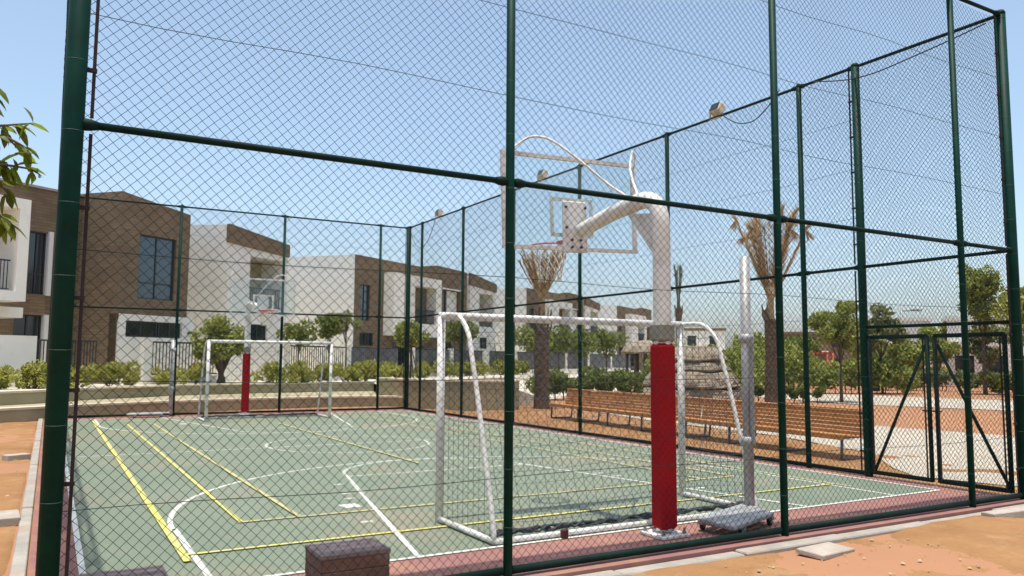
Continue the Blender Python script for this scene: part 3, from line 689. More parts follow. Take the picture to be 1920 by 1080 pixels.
# ------------------------------------------------------------------ townhouses
P0 = Vector((4.97, 34.5, 0)); HD = R(56.7); EU = Vector((math.sin(HD), math.cos(HD), 0)); EV = Vector((-math.cos(HD), math.sin(HD), 0)); RZ = R(33.3)
ZG = .62
def at(u, v): q = P0 + EU * u + EV * v; return (q.x, q.y, 0)
def facade(mb, x0, x1, z0, z1, y, holes, dep=.22, top=None):
    xs = sorted({x0, x1, *[h[0] for h in holes], *[h[1] for h in holes]}); zs = sorted({z0, z1, *[h[2] for h in holes], *[h[3] for h in holes]})
    hole = lambda x, z: any(h[0] < x < h[1] and h[2] < z < h[3] for h in holes)
    for xa, xb in zip(xs, xs[1:]):
        for za, zb in zip(zs, zs[1:]):
            if hole((xa + xb) / 2, (za + zb) / 2): continue
            mb.quad((xa, y, za), (xb, y, za), (xb, y, zb), (xa, y, zb))
    for h in holes:
        d_ = y + (h[4] if len(h) > 4 else dep)
        mb.quad((h[0], y, h[2]), (h[0], d_, h[2]), (h[0], d_, h[3]), (h[0], y, h[3])); mb.quad((h[1], d_, h[2]), (h[1], y, h[2]), (h[1], y, h[3]), (h[1], d_, h[3]))
        mb.quad((h[0], y, h[3]), (h[0], d_, h[3]), (h[1], d_, h[3]), (h[1], y, h[3])); mb.quad((h[0], d_, h[2]), (h[0], y, h[2]), (h[1], y, h[2]), (h[1], d_, h[2]))
def window(o, x0, x1, z0, z1, y, glass='glass_dark', frame='frame_dark', mull=1, trans=None, fwid=.05, nm='window'):
    mb = MB()
    mb.box(x0, y - .05, z0, x1, y + .02, z0 + fwid); mb.box(x0, y - .05, z1 - fwid, x1, y + .02, z1); mb.box(x0, y - .05, z0 + fwid, x0 + fwid, y + .02, z1 - fwid); mb.box(x1 - fwid, y - .05, z0 + fwid, x1, y + .02, z1 - fwid)
    fr = part(nm, mb, frame, o)
    for i in range(1, mull + 1) if mull else ():
        x = x0 + (x1 - x0) * i / (mull + 1)
        mb = MB(); mb.box(x - fwid * .5, y - .045, z0 + fwid, x + fwid * .5, y + .015, z1 - fwid); part('mullion', mb, frame, fr)
    if trans:
        mb = MB(); mb.box(x0 + fwid, y - .043, trans - fwid * .5, x1 - fwid, y + .013, trans + fwid * .5); part('transom', mb, frame, fr)
    xs = [x0 + fwid + (x1 - x0 - 2 * fwid) * i / (mull + 1) for i in range(mull + 2)]
    for a, b_ in zip(xs, xs[1:]):
        mb = MB(); mb.box(a + .004, y - .012, z0 + fwid * .9, b_ - .004, y + .004, z1 - fwid * .9); part('pane', mb, glass, fr)
def railing(o, x0, x1, z0, z1, y, step=.11, nm='railing'):
    mb = MB(); mb.box(x0, y - .02, z1 - .05, x1, y + .02, z1); mb.box(x0, y - .02, z0, x1, y + .02, z0 + .04)
    x = x0 + .03
    while x < x1: mb.box(x - .012, y - .012, z0 + .03, x + .012, y + .012, z1 - .04); x += step
    return part(nm, mb, 'iron_dark', o)
ROWG = 'townhouses in the row behind the court'
# house A and B at the left
A = thing('townhouse', 'brown townhouse at the left edge with white framed balcony box', 'house', at(-8, 0), RZ, ROWG); S = -8
def X(u): return u - S
mb = MB(); facade(mb, X(-14), X(-3.3), ZG, 7.85, 2.3, [(X(-5.45), X(-4.70), 3.95, 6.25), (X(-5.85), X(-4.70), ZG, 3.2)])
mb.box(X(-14), 2.55, ZG, X(-3.3), 10, 7.80); part('wall', mb, 'clad_brown', A)
mb = MB(); mb.box(X(-14.1), 2.2, 7.85, X(-3.35), 10.2, 7.93); part('roof', mb, 'roof_grey', A)
window(A, X(-5.45), X(-4.78), 3.95, 6.25, 2.46, frame='frame_dark', mull=1, trans=4.7)
mb = MB(); mb.box(X(-4.775), 2.20, 3.93, X(-4.62), 2.50, 6.3); mb.box(X(-4.775), 2.21, ZG, X(-4.62), 2.50, 3.22); part('window_jamb', mb, 'frame_white', A)
window(A, X(-5.85), X(-4.78), ZG + .05, 3.2, 2.46, mull=1, nm='door')
mb = MB(); facade(mb, X(-12), X(-6.90), 3.50, 6.90, 0, [(X(-11.6), X(-7.25), 3.82, 6.56, 1.4)])
mb.quad((X(-12), 0, 3.5), (X(-6.9), 0, 3.5), (X(-6.9), 2.3, 3.5), (X(-12), 2.3, 3.5)); mb.quad((X(-12), 0, 6.9), (X(-6.9), 0, 6.9), (X(-6.9), 2.3, 6.9), (X(-12), 2.3, 6.9))
mb.quad((X(-6.9), 0, 3.5), (X(-6.9), 2.3, 3.5), (X(-6.9), 2.3, 6.9), (X(-6.9), 0, 6.9)); mb.quad((X(-12), 0, 3.5), (X(-12), 2.3, 3.5), (X(-12), 2.3, 6.9), (X(-12), 0, 6.9))
mb.quad((X(-11.6), 1.4, 3.82), (X(-7.25), 1.4, 3.82), (X(-7.25), 1.4, 6.56), (X(-11.6), 1.4, 6.56))
bal = part('balcony', mb, 'plaster', A)
rl = railing(A, X(-11.58), X(-7.4), 3.86, 4.84, .12); 
mb = MB(); mb.box(X(-13), .9, 3.0, X(-6.4), 2.29, 3.35); part('canopy', mb, 'plaster', A)
window(A, X(-9.4), X(-7.0), 1.6, 2.95, 2.27, glass='glass_blue', mull=2)

B = thing('townhouse', 'brown clad house with tall blue-grey window, left of the first white gable', 'house', at(-3.5, 0), RZ, ROWG); S = -3.5
mb = MB(); facade(mb, X(-3.5), X(-.33), 3.32, 7.50, 0, [(X(-2.68), X(-.97), 3.92, 6.38)])
mb.poly([(X(-3.5), 0, 7.50), (X(-.33), 0, 7.50), (X(-3.5), 0, 7.88)])
mb.poly([(X(-3.5), 0, ZG), (X(-3.5), 0, 7.88), (X(-3.5), 2.6, 8.0), (X(-3.5), 9, 7.9), (X(-3.5), 9, ZG)])
mb.poly([(X(-.33), 0, 3.3), (X(-.33), 9, 3.3), (X(-.33), 9, 7.5), (X(-.33), 0, 7.5)])
mb.quad((X(-3.5), 0, 3.32), (X(-.33), 0, 3.32), (X(-.33), .5, 3.32), (X(-3.5), .5, 3.32))
mb.box(X(-3.5), 0.0, ZG, X(-3.46), .4, 3.3)
part('wall', mb, 'clad_brown', B)
mb = MB(); mb.poly([(X(-3.5), 0, 7.88), (X(-.33), 0, 7.5), (X(-.33), 9, 7.5), (X(-3.5), 9, 7.9)]); part('roof', mb, 'roof_grey', B)
window(B, X(-2.68), X(-.97), 3.92, 6.38, .15, glass='glass_blue', mull=1, trans=4.55)
mb = MB(); facade(mb, X(-3.44), X(-.0), ZG, 3.30, -.04, [(X(-3.12), X(-.55), 2.45, 3.06, .25)]); mb.quad((X(0), -.04, ZG), (X(0), 2.4, ZG), (X(0), 2.4, 3.3), (X(0), -.04, 3.3)); mb.quad((X(-.33), -.04, 3.3), (X(0), -.04, 3.3), (X(0), 2.4, 3.3), (X(-.33), 2.4, 3.3)); part('ground_floor_wall', mb, 'plaster', B)
window(B, X(-3.12), X(-1.65), 2.45, 3.06, .14, mull=1); window(B, X(-1.58), X(-.55), 2.45, 3.06, .14, mull=1)
mb = MB(); facade(mb, X(-.33), X(1.72), ZG, 7.4, 2.5, []); part('link_wall', mb, 'plaster', B)
mb = MB(); mb.lathe([(.07, 0), (.09, .05), (.05, .12)], (X(-.25), -.12, 2.62), 10); part('wall_lamp', mb, 'black', B)

# house C and D, repeated along the row
def house_c(label, shift):
    global S
    S = 1.73
    o = thing('townhouse', label, 'house', at(1.73 + shift, 0), RZ, ROWG)
    mb = MB(); facade(mb, X(1.73), X(5.4), ZG, 6.43, 0, [(X(3.03), X(5.05), 3.95, 6.22, 1.3), (X(3.12), X(4.2), 2.45, 3.2)])
    mb.poly([(X(1.73), 0, 6.43), (X(5.4), 0, 6.43), (X(1.73), 0, 6.66)])
    mb.poly([(X(1.73), 0, ZG), (X(1.73), 0, 7.44), (X(1.73), 2.4, 7.6), (X(1.73), 9, 7.5), (X(1.73), 9, ZG)]); mb.poly([(X(5.4), 0, ZG), (X(5.4), 9, ZG), (X(5.4), 9, 7), (X(5.4), 0, 7)])
    part('wall', mb, 'plaster', o)
    mb = MB(); mb.quad((X(3.03), 1.3, 3.95), (X(5.05), 1.3, 3.95), (X(5.05), 1.3, 6.22), (X(3.03), 1.3, 6.22)); part('balcony_back', mb, 'wall_tan', o)
    mb = MB(); mb.prism_y([(X(1.73) - .02, 6.66), (X(5.4) + .05, 6.43), (X(5.4) + .05, 7.02), (X(1.73) - .02, 7.47)], -.08, .12); part('parapet_band', mb, 'clad_brown', o)
    mb = MB(); mb.poly([(X(1.73), 0.12, 7.44), (X(5.4), 0.12, 7.0), (X(5.4), 9, 7.0), (X(1.73), 9, 7.5)]); part('roof', mb, 'roof_grey', o)
    window(o, X(3.08), X(3.85), 3.98, 5.95, 1.24, mull=1, nm='door'); railing(o, X(3.05), X(5.03), 3.97, 4.85, .06)
    window(o, X(3.12), X(4.2), 2.45, 3.2, .14, mull=1)
    return o
def house_d(label, shift):
    global S
    S = 10.47
    o = thing('townhouse', label, 'house', at(10.47 + shift, 0), RZ, ROWG)
    mb = MB(); facade(mb, X(10.47), X(22.4), ZG, 7.18, 0, [(X(11.0), X(11.85), 3.75, 5.68), (X(11.0), X(12.2), 2.4, 3.1), (X(19.4), X(21.6), 4.1, 6.1, .5), (X(19.2), X(20.6), ZG, 2.95), (X(14.0), X(17.2), ZG + .5, 2.9)])
    mb.prism_y([(X(10.47), 7.18), (X(22.4), 7.18), (X(22.4), 7.45), (X(18.7), 7.52), (X(16.6), 7.24), (X(10.47), 7.22)], 0, .25)
    mb.poly([(X(22.4), 0, ZG), (X(22.4), 9, ZG), (X(22.4), 9, 7.3), (X(22.4), 0, 7.3)])
    part('wall', mb, 'clad_brown', o)
    mb = MB(); mb.poly([(X(10.46), .0, ZG), (X(10.46), 0, 7.2), (X(10.46), 4.7, 7.3), (X(10.46), 9, 7.2), (X(10.46), 9, ZG)]); mb.poly([(X(5.41), 4.65, ZG), (X(10.46), 4.65, ZG), (X(10.46), 4.65, 7.1), (X(5.41), 4.65, 7.0)]); part('gable_wall', mb, 'plaster_grey', o)
    mb = MB(); mb.poly([(X(10.47), .25, 7.19), (X(22.4), .25, 7.19), (X(22.4), 9, 7.19), (X(10.47), 9, 7.19)]); part('roof', mb, 'roof_grey', o)
    window(o, X(11.0), X(11.85), 3.75, 5.68, .14, glass='glass_blue', mull=1, trans=4.3); window(o, X(11.0), X(12.2), 2.4, 3.1, .14)
    mb = MB(); facade(mb, X(13.1), X(18.1), 3.0, 6.5, -.7, [(X(15.2), X(17.5), 3.75, 5.95, .9)])
    mb.quad((X(13.1), -.7, 3), (X(13.1), 0, 3), (X(13.1), 0, 6.5), (X(13.1), -.7, 6.5)); mb.quad((X(18.1), -.7, 3), (X(18.1), 0, 3), (X(18.1), 0, 6.5), (X(18.1), -.7, 6.5))
    mb.quad((X(13.1), -.7, 6.5), (X(18.1), -.7, 6.5), (X(18.1), 0, 6.5), (X(13.1), 0, 6.5)); mb.quad((X(13.1), -.7, 3), (X(18.1), -.7, 3), (X(18.1), 0, 3), (X(13.1), 0, 3))
    part('balcony', mb, 'plaster', o)
    window(o, X(15.2), X(17.5), 3.78, 5.95, .12, mull=2, nm='door'); railing(o, X(15.25), X(17.45), 3.78, 4.6, -.6)
    mb = MB(); mb.box(X(19.3), -.03, 6.1, X(21.7), .1, 6.2); part('window_head', mb, 'frame_white', o)
    mb = MB(); mb.box(X(20.35), .30, 4.12, X(21.58), .48, 6.08); part('light_panel', mb, 'plaster', o)
    window(o, X(19.42), X(20.34), 4.12, 6.08, .42, mull=0); window(o, X(19.2), X(20.6), ZG + .02, 2.95, .14, nm='door', mull=0); window(o, X(14.0), X(17.2), ZG + .5, 2.9, .14, mull=2)
    return o
house_c('white townhouse with brown roof band behind the far basketball stand', 0)
house_d('long brown townhouse with white balcony frame, right of the far hoop', 0)
house_c('second white townhouse with brown band, above the near goal left post', 21.1)
house_d('brown townhouse with white balcony frame behind the near palm', 21.1)
house_c('third white townhouse with brown band, far down the row', 42.2)
house_d('last brown townhouse at the far right end of the row', 42.2)

# garden fences and low walls in front of the houses
def garden_fence(label, u0, u1, v, solid, wallend=0):
    o = thing('garden_fence', label, 'fence', at(u0, v), RZ, 'front garden fences of the townhouses'); L = u1 - u0
    mb = MB(); mb.box(0, -.08, ZG, .35, .14, 2.36); part('pillar', mb, 'plaster', o)
    mb = MB(); mb.box(.36, -.06, ZG, L - .02, .10, 1.0); part('plinth', mb, 'plaster', o)
    mb = MB(); mb.box(.36, -.02, 2.22, L - .02, .03, 2.28); mb.box(.36, -.02, 1.04, L - .02, .03, 1.09); part('rail', mb, 'iron_dark', o, kind='stuff')
    mb = MB(); x = .42; st_ = .15 if not solid else .17; wd = .02 if not solid else .135
    while x < L - .1: mb.box(x, -.012, 1.09, x + wd, .018, 2.22); x += st_
    part('bar', mb, 'iron_dark' if not solid else 'fence_grey', o, kind='stuff')
mat('fence_grey', (0.13, 0.125, 0.13), 0.7, island=0.15)
us = [(-3.3, 0.2, 0), (3.9, 8.3, 0), (8.3, 12.8, 1), (14.0, 18.2, 1), (18.2, 22.4, 1), (22.8, 27.0, 1), (27.0, 31.2, 1), (31.2, 36.2, 1), (36.2, 41.2, 1), (41.2, 47, 1), (47, 53, 1)]
names = ['black bar garden fence in front of the brown house window', 'black bar garden fence seen through the far goal', 'grey slatted garden fence right of the far goal post', 'grey slatted garden fence behind the far fence corner', 'grey slatted garden fence left of the near goal post', 'grey slatted garden fence seen through the near goal, leftmost', 'grey slatted garden fence left of the near palm trunk', 'grey slatted garden fence just right of the near palm trunk', 'grey slatted garden fence above the green hedge', 'grey slatted garden fence left of the thatched shelter', 'last grey slatted garden fence in the row']
for (a, b_, s_), nm in zip(us, names): garden_fence(nm, a, b_, -1.25, s_)
o = thing('garden_wall', 'white garden wall with black railing at the left edge below the balcony', 'wall', at(-12, -.9), RZ)
mb = MB(); mb.box(0, 0, ZG, 5.0, .25, 2.35); part('wall_body', mb, 'plaster', o)
railing(o, 5.05, 7.2, .9, 2.25, .1)

# ------------------------------------------------------------------ vegetation
def leaves(centers, n, size, elong=1.8, flat=.35, upb=0.3, seed=0, droop=0.0):
    r_ = np.random.default_rng(seed); C = np.array(centers, float)
    wts = C[:, 3] ** 2.2; wts /= wts.sum(); k = r_.choice(len(C), n, p=wts)
    d = r_.normal(size=(n, 3)); d /= np.linalg.norm(d, axis=1)[:, None]
    rad = r_.uniform(.35, 1.0, n) ** .6
    P = C[k, :3] + d * (C[k, 3] * rad)[:, None] * np.array([1, 1, .85])
    ax = d * .5 + r_.normal(size=(n, 3)) * .7; ax[:, 2] += upb - droop; ax /= np.linalg.norm(ax, axis=1)[:, None]
    nb = r_.normal(size=(n, 3)) + np.array([0, 0, .6]); sd = np.cross(ax, nb); sd /= np.linalg.norm(sd, axis=1)[:, None]
    s_ = size * r_.uniform(.6, 1.35, n); a = ax * (s_ * elong)[:, None]; b_ = sd * (s_ * .5)[:, None]
    V = np.stack([P - a * .5, P + b_ - a * .05, P + a * .5, P - b_ - a * .05], 1).reshape(-1, 3)
    F = np.arange(n * 4).reshape(n, 4)
    return V, F
def blob_centers(r_, c, rx, rz, n, sub):
    out = []
    for i in range(n):
        d = Vector((r_.gauss(0, 1), r_.gauss(0, 1), r_.gauss(0, 1))).normalized() * (r_.random() ** .45)
        out.append((c[0] + d.x * rx, c[1] + d.y * rx, c[2] + d.z * rz, sub * r_.uniform(.6, 1.25)))
    return out
def tree(label, x, y, z0, h, crown_r, trunk_h, mt='leaf_green', n=2600, size=.10, seed=1, rzf=None, tr=.06, nblob=16, name='tree', sub=None, stakes=False, lean=0.0, elong=1.8):
    r_ = random.Random(seed); o = thing(name, label, 'tree', (x, y, z0))
    ch = (h - trunk_h); rz_ = rzf if rzf else ch / 2 * .85
    c = (lean, 0, trunk_h + ch * .5)
    mb = MB(); pts = [(0, 0, -.1), (.03, .02, trunk_h * .5), (lean * .5, -.02, trunk_h), (lean, .03, trunk_h + ch * .5)]
    mb.tube(smooth_line([Vector(q) for q in pts], 3), [tr * (1.15 - .8 * i / 9) for i in range(10)], 8); tk = part('trunk', mb, 'bark', o, True)
    cs = blob_centers(r_, c, crown_r * .72, rz_ * .8, nblob, sub or crown_r * .42)
    mb = MB()
    for q in cs[:9]:
        s0 = Vector((lean * .6, 0, trunk_h * r_.uniform(.85, 1.1))); e0 = Vector(q[:3]); mid = s0.lerp(e0, .5) + Vector((0, 0, .12 * crown_r))
        mb.tube([s0, mid, e0], [tr * .45, tr * .3, tr * .12], 5)
    part('limb', mb, 'bark', tk, True, kind='stuff')
    V, F = leaves(cs, n, size, seed=seed, elong=elong)
    ob = link('crown', npmesh('crown', V, F, mt), o); ob['kind'] = 'stuff'
    if stakes:
        for a in (0.4, 2.5, 4.6):
            mb = MB(); mb.tube([(.55 * math.cos(a), .55 * math.sin(a), 0), (.05 * math.cos(a), .05 * math.sin(a), 1.5)], .022, 6); part('stake', mb, 'bark', o)
    return o
def shrub(label, x, y, z0, r_, h, mt='leaf_shrub', n=700, size=.07, seed=1, group=None, name='shrub'):
    q = random.Random(seed); o = thing(name, label, 'shrub', (x, y, z0), group=group)
    cs = [(q.gauss(0, r_ * .4), q.gauss(0, r_ * .4), h * q.uniform(.25, .75), r_ * q.uniform(.3, .55)) for _ in range(9)]
    mb = MB()
    for c_ in cs[:6]: mb.tube([(0, 0, -.03), (c_[0] * .5, c_[1] * .5, h * .3), c_[:3]], [.02, .014, .006], 5)
    part('stem', mb, 'bark', o, kind='stuff')
    V, F = leaves(cs, n, size, seed=seed, upb=.7, elong=2.3); V[:, 2] = np.maximum(V[:, 2], .01)
    ob = link('foliage', npmesh('foliage', V, F, mt), o); ob['kind'] = 'stuff'
def uv(u, v): q = P0 + EU * u + EV * v; return q.x, q.y
# yellow-green shrubs along the terrace
ordw = ['first', 'second', 'third', 'fourth', 'fifth', 'sixth', 'seventh', 'eighth', 'ninth', 'tenth', 'eleventh', 'twelfth', 'thirteenth']
for i, (x, y, r_, h) in enumerate(((-1.35, 28.3, .8, .85), (-.35, 28.5, .75, .8), (.75, 29.3, .75, .95), (1.75, 29.9, .75, .85), (2.5, 30.6, .6, .8), (3.85, 31.3, .7, .8), (4.75, 31.7, .7, .85))):
    shrub('yellow-green shrub on the terrace at left, %s from the left edge' % ordw[i], x, y, tz, r_ * (.75, 1.0, .8, 1.05, .6, .9, .75)[i], h * (.8, 1.0, .75, 1.1, .7, .85, 1.05)[i], seed=20 + i, n=(700, 1100, 650, 1200, 420, 900, 700)[i], group='yellow-green terrace shrubs')
for i, px in enumerate((7.4, 8.6, 9.7, 10.8, 11.9)):
    shrub('yellow-green shrub behind the far goal, %s from the red pole' % ordw[i], px, 31.6 + (px - 7.4) * .34, tz, .75, .85 + .1 * (i % 2), seed=40 + i, n=1100, group='yellow-green terrace shrubs')
for i, (u, v) in enumerate(((9.0, -2.6), (11.0, -2.4), (13.2, -2.4), (16.2, -2.2), (18.6, -2.2), (20.8, -2.2), (23.2, -2.2), (25.6, -2.2))):
    x, y = uv(u, v); shrub('yellow-green shrub before the grey slatted fences, %s from the left' % ordw[i], x, y, tz, .9, .9, seed=60 + i, n=900, size=.09, group='yellow-green terrace shrubs')
# terrace trees
tree('dense round street tree standing left of the far hoop, thick dark trunk', 5.75, 32.3, tz, 3.0, 1.25, .35, 'leaf_bright', n=6200, size=.085, seed=3, tr=.17, nblob=38, sub=.42)
x, y = uv(3.7, -2.3); tree('small thin tree just right of the far white pole', x, y, tz, 2.75, .85, 1.35, 'leaf_green', n=1500, size=.09, seed=5, tr=.045, nblob=12)
x, y = uv(5.9, -2.2); tree('slender tree with two sparse tufts against the white gable', x, y, tz, 3.3, .95, 1.3, 'leaf_green', n=1300, size=.10, seed=6, tr=.045, nblob=9)
x, y = uv(7.1, -2.2); tree('sparse dark leafy tree right of the slender one on the gable', x, y, tz, 3.6, .85, 1.9, 'leaf_olive', n=900, size=.10, seed=61, tr=.045, nblob=7)
tree('staked young tree behind the far right fence corner', 13.5, 32.0, tz, 2.95, 1.0, 1.35, 'leaf_bright', n=2300, size=.09, seed=7, tr=.05, nblob=15, stakes=True)
tree('young leafy tree seen inside the near goal left corner', 16.5, 33.2, tz, 3.1, 1.05, 1.35, 'leaf_green', n=2200, size=.09, seed=8, tr=.045, nblob=14)
x, y = uv(24.5, -4.0); tree('leafy tree left of the near palm trunk', x, y, tz, 3.6, 1.7, 1.3, 'leaf_bright', n=2600, size=.12, seed=9, tr=.06)
x, y = uv(28.5, -4.0); tree('leafy tree just right of the near palm trunk', x, y, tz, 3.5, 1.5, 1.3, 'leaf_green', n=2400, size=.12, seed=10, tr=.06)
x, y = uv(34.5, -3.6); tree('round tree above the hedge behind the right fence post', x, y, tz, 3.6, 1.7, 1.3, 'leaf_green', n=2400, size=.13, seed=12, tr=.06)
x, y = uv(39.5, -3.6); tree('round tree left of the thatched shelter', x, y, tz, 3.7, 1.9, 1.3, 'leaf_green', n=2400, size=.14, seed=13, tr=.06)
# hedge behind the bench
def hedge(label, p0, p1, wd, h, n, mt, size=.10, seed=1):
    q = random.Random(seed); o = thing('hedge', label, 'hedge', (p0[0], p0[1], SZ)); d = Vector((p1[0] - p0[0], p1[1] - p0[1], 0)); L = d.length; cs = []
    m_ = max(6, int(L * 5))
    for i in range(m_):
        t_ = i / (m_ - 1); c_ = d * t_; cs.append((c_.x + q.uniform(-wd, wd) * .4, c_.y + q.uniform(-wd, wd) * .4, h * q.uniform(.3, .78), h * q.uniform(.22, .36)))
    mb = MB()
    for c_ in cs[::2]: mb.tube([(c_[0], c_[1], -.05), c_[:3]], [.03, .01], 5)
    part('stem', mb, 'bark', o, kind='stuff')
    V, F = leaves(cs, n, size, seed=seed, upb=.5); V[:, 2] = np.maximum(V[:, 2], .02)
    ob = link('foliage', npmesh('foliage', V, F, mt), o); ob['kind'] = 'stuff'
hedge('loose green hedge behind the benches, left of the red pole', (18.6, 29.6), (25.4, 28.6), 1.2, 1.42, 9000, 'leaf_green', .10, 31)
hedge('dense green bushes rising behind the layered stone mound', (27.5, 31.5), (34.5, 29.5), 2.5, 2.7, 6500, 'leaf_bright', .15, 32)
hedge('green bushes right of the grey volleyball post, behind the dry palm', (35, 30), (41, 27.5), 2.2, 2.3, 4500, 'leaf_bright', .16, 33)
hedge('low green bushes at the base of the dry palm', (25.6, 23.6), (28.2, 22.6), .8, .75, 2600, 'leaf_green', .08, 34)
hedge('long green bushes beyond the sand seen through the gate', (44, 33), (52, 24), 2.4, 1.35, 5000, 'leaf_olive', .15, 35)
hedge('bright yellow-green shrubs in front of the distant white house at right', (45, 24.5), (49, 21.5), 1.2, 1.3, 4000, 'leaf_shrub', .13, 36)
hedge('far green bushes before the distant white house left of the gate', (48, 40), (58, 36), 2.6, 1.9, 4500, 'leaf_bright', .18, 37)
# right-hand trees
tree('round-headed tree standing alone on the sand behind the bench end', 29.4, 22.5, SZ, 4.8, 1.35, 1.7, 'leaf_bright', n=2300, size=.11, seed=14, tr=.07, nblob=26, sub=.42, elong=2.4)
tree('feathery tree right of the lone round tree, behind the gate post', 39.5, 27.6, SZ, 5.3, 1.35, 1.9, 'leaf_olive', n=1700, size=.14, seed=15, tr=.07, sub=.5, elong=2.4)
tree('broad green tree seen through the gate leaf', 52, 34.5, SZ, 3.5, 1.9, .8, 'leaf_bright', n=2600, size=.17, seed=16, tr=.10, nblob=20)
tree('distant pale tree rising above the gate beam', 63, 37.5, SZ, 6.2, 1.7, 2.0, 'leaf_bright', n=1700, size=.19, seed=17, tr=.12, sub=.6)
tree('tall tree just left of the right corner post', 44.6, 24.9, SZ, 8.3, 1.5, 3.2, 'leaf_bright', n=2600, size=.15, seed=18, tr=.11, nblob=24, rzf=2.5, sub=.62)
tree('yellow-green tree at the right edge beyond the corner post', 43.2, 21.4, SZ, 6.9, 2.0, 1.6, 'leaf_shrub', n=3200, size=.17, seed=19, tr=.14, nblob=22)
tree('green tree behind the stone mound near the grey post', 38.5, 36.3, SZ, 4.3, 1.7, 1.2, 'leaf_bright', n=2200, size=.15, seed=23, tr=.1, sub=.6)
tree('low wide green tree left of the dry palm trunk', 42, 37, SZ, 3.9, 1.9, 1.1, 'leaf_green', n=2200, size=.16, seed=24, tr=.1, sub=.6)

tree('soft pale green tree right of the broad one, behind the gate centre', 56, 34.6, SZ, 4.6, 1.9, 1.0, 'leaf_bright', n=2200, size=.17, seed=71, tr=.1, sub=.62)
tree('olive tree far behind the gate, left of the tall corner tree', 58, 32.2, SZ, 5.6, 1.9, 1.2, 'leaf_olive', n=2200, size=.18, seed=72, tr=.1, sub=.62)
tree('far soft green tree between the gate post and the distant white house', 60, 43, SZ, 5.4, 2.2, 1.0, 'leaf_bright', n=2300, size=.19, seed=73, tr=.1, sub=.7)
tree('far low green tree above the red play frame', 55, 46, SZ, 4.6, 2.4, .8, 'leaf_green', n=2300, size=.19, seed=74, tr=.1, sub=.7)
# palms with tied-up fronds
def palm(label, x, y, trunk_h, r0, r1, crown_h, flare, nf, seed, mtf, spread=0.0, boots=22, open_=0.0, leafn=26, neckf=.30, leafl=1.0, fr=.03, leafw=.011):
    q = random.Random(seed); o = thing('palm_tree', label, 'palm', (x, y, SZ))
    mb = MB(); mb.lathe([(r0 * 1.25, -.1), (r0 * 1.1, .15), (r0, .5), (r1 * 1.02, trunk_h * .6), (r1, trunk_h), (r1 * .6, trunk_h + .15)], n=18, jitter=.03)
    tk = part('trunk', mb, 'palm_bark', o, True)
    mb = MB()                                       # old leaf bases in spirals
    nz = int(trunk_h / .075)
    for i in range(nz):
        z = .1 + i * .075; rr = r0 + (r1 - r0) * min(1, z / (trunk_h * .6))
        for j in range(9):
            a = 2 * math.pi * (j + .5 * (i % 2)) / 9 + q.uniform(-.06, .06); w_ = .085; L_ = rr * q.uniform(1.10, 1.24)
            ca, sa = math.cos(a), math.sin(a); p_ = Vector((ca * rr * .9, sa * rr * .9, z)); tdir = Vector((-sa, ca, 0)) * w_
            tip = Vector((ca * L_, sa * L_, z + .085))
            k0 = len(mb.v); mb.v += [tuple(p_ - tdir), tuple(p_ + tdir), tuple(tip + tdir * .35), tuple(tip - tdir * .35), tuple(p_ + Vector((0, 0, .10)))]
            mb.f += [(k0, k0 + 1, k0 + 2, k0 + 3), (k0 + 3, k0 + 2, k0 + 4), (k0, k0 + 3, k0 + 4), (k0 + 1, k0 + 4, k0 + 2)]
    part('leaf_base', mb, 'palm_bark', tk, kind='stuff')
    mb = MB()                                       # pruned stubs round the head
    for i in range(boots):
        a = q.uniform(0, 6.28); z = trunk_h + q.uniform(-.25, .35); ca, sa = math.cos(a), math.sin(a)
        mb.tube([(ca * r1 * .7, sa * r1 * .7, z), (ca * r1 * 1.35, sa * r1 * 1.35, z + .35), (ca * r1 * 1.45, sa * r1 * 1.45, z + .55)], [.05, .035, .02], 5)
    part('stub', mb, 'palm_bark', tk, kind='stuff')
    neck = trunk_h + crown_h * neckf
    for i in range(nf):                             # fronds
        a = 2 * math.pi * i / nf + q.uniform(-.12, .12); ca, sa = math.cos(a), math.sin(a); fl = flare * q.uniform(.25, 1.05) if i % 3 else flare * q.uniform(.8, 1.05)
        hh = crown_h * q.uniform(.82, 1.04); pts = [(ca * r1 * .5, sa * r1 * .5, trunk_h), (ca * r1 * .42, sa * r1 * .42, neck), (ca * (fl * .5 + .04), sa * (fl * .5 + .04), neck + (hh - crown_h * neckf) * .5), (ca * fl, sa * fl, trunk_h + hh), (ca * fl * (1.05 + open_), sa * fl * (1.05 + open_), trunk_h + hh * (1.03 - open_ * .12))]
        ln = smooth_line([Vector(p_) for p_ in pts], 5); mb = MB(); mb.tube(ln, [fr * (1 - .7 * k / (len(ln) - 1)) for k in range(len(ln))], 5)
        n0 = len(ln)
        for k in range(leafn):
            t_ = .36 + .64 * k / leafn; p_ = ln[min(n0 - 1, int(t_ * (n0 - 1)))]; nx_ = ln[min(n0 - 1, int(t_ * (n0 - 1)) + 1)]; tg = (nx_ - p_); tg = tg.normalized() if tg.length > 1e-6 else Vector((0, 0, 1))
            for s_ in (-1, 1):
                sd = tg.cross(Vector((ca, sa, .2))).normalized() * s_; ll = q.uniform(.28, .5) * (1.15 - .4 * t_) * leafl; e0 = p_ + (tg * .85 + sd * q.uniform(.15, .5 + spread) + Vector((q.gauss(0, .1), q.gauss(0, .1), -.1 - open_ * .5))).normalized() * ll
                wv = Vector((ca, sa, 0)) * leafw + tg.cross(sd) * leafw * .55
                mb.quad(p_ - wv, p_ + wv, e0 + wv * .3, e0 - wv * .3)
        part('frond', mb, mtf if q.random() > .25 or mtf == 'frond_dry' else 'frond_green', o)
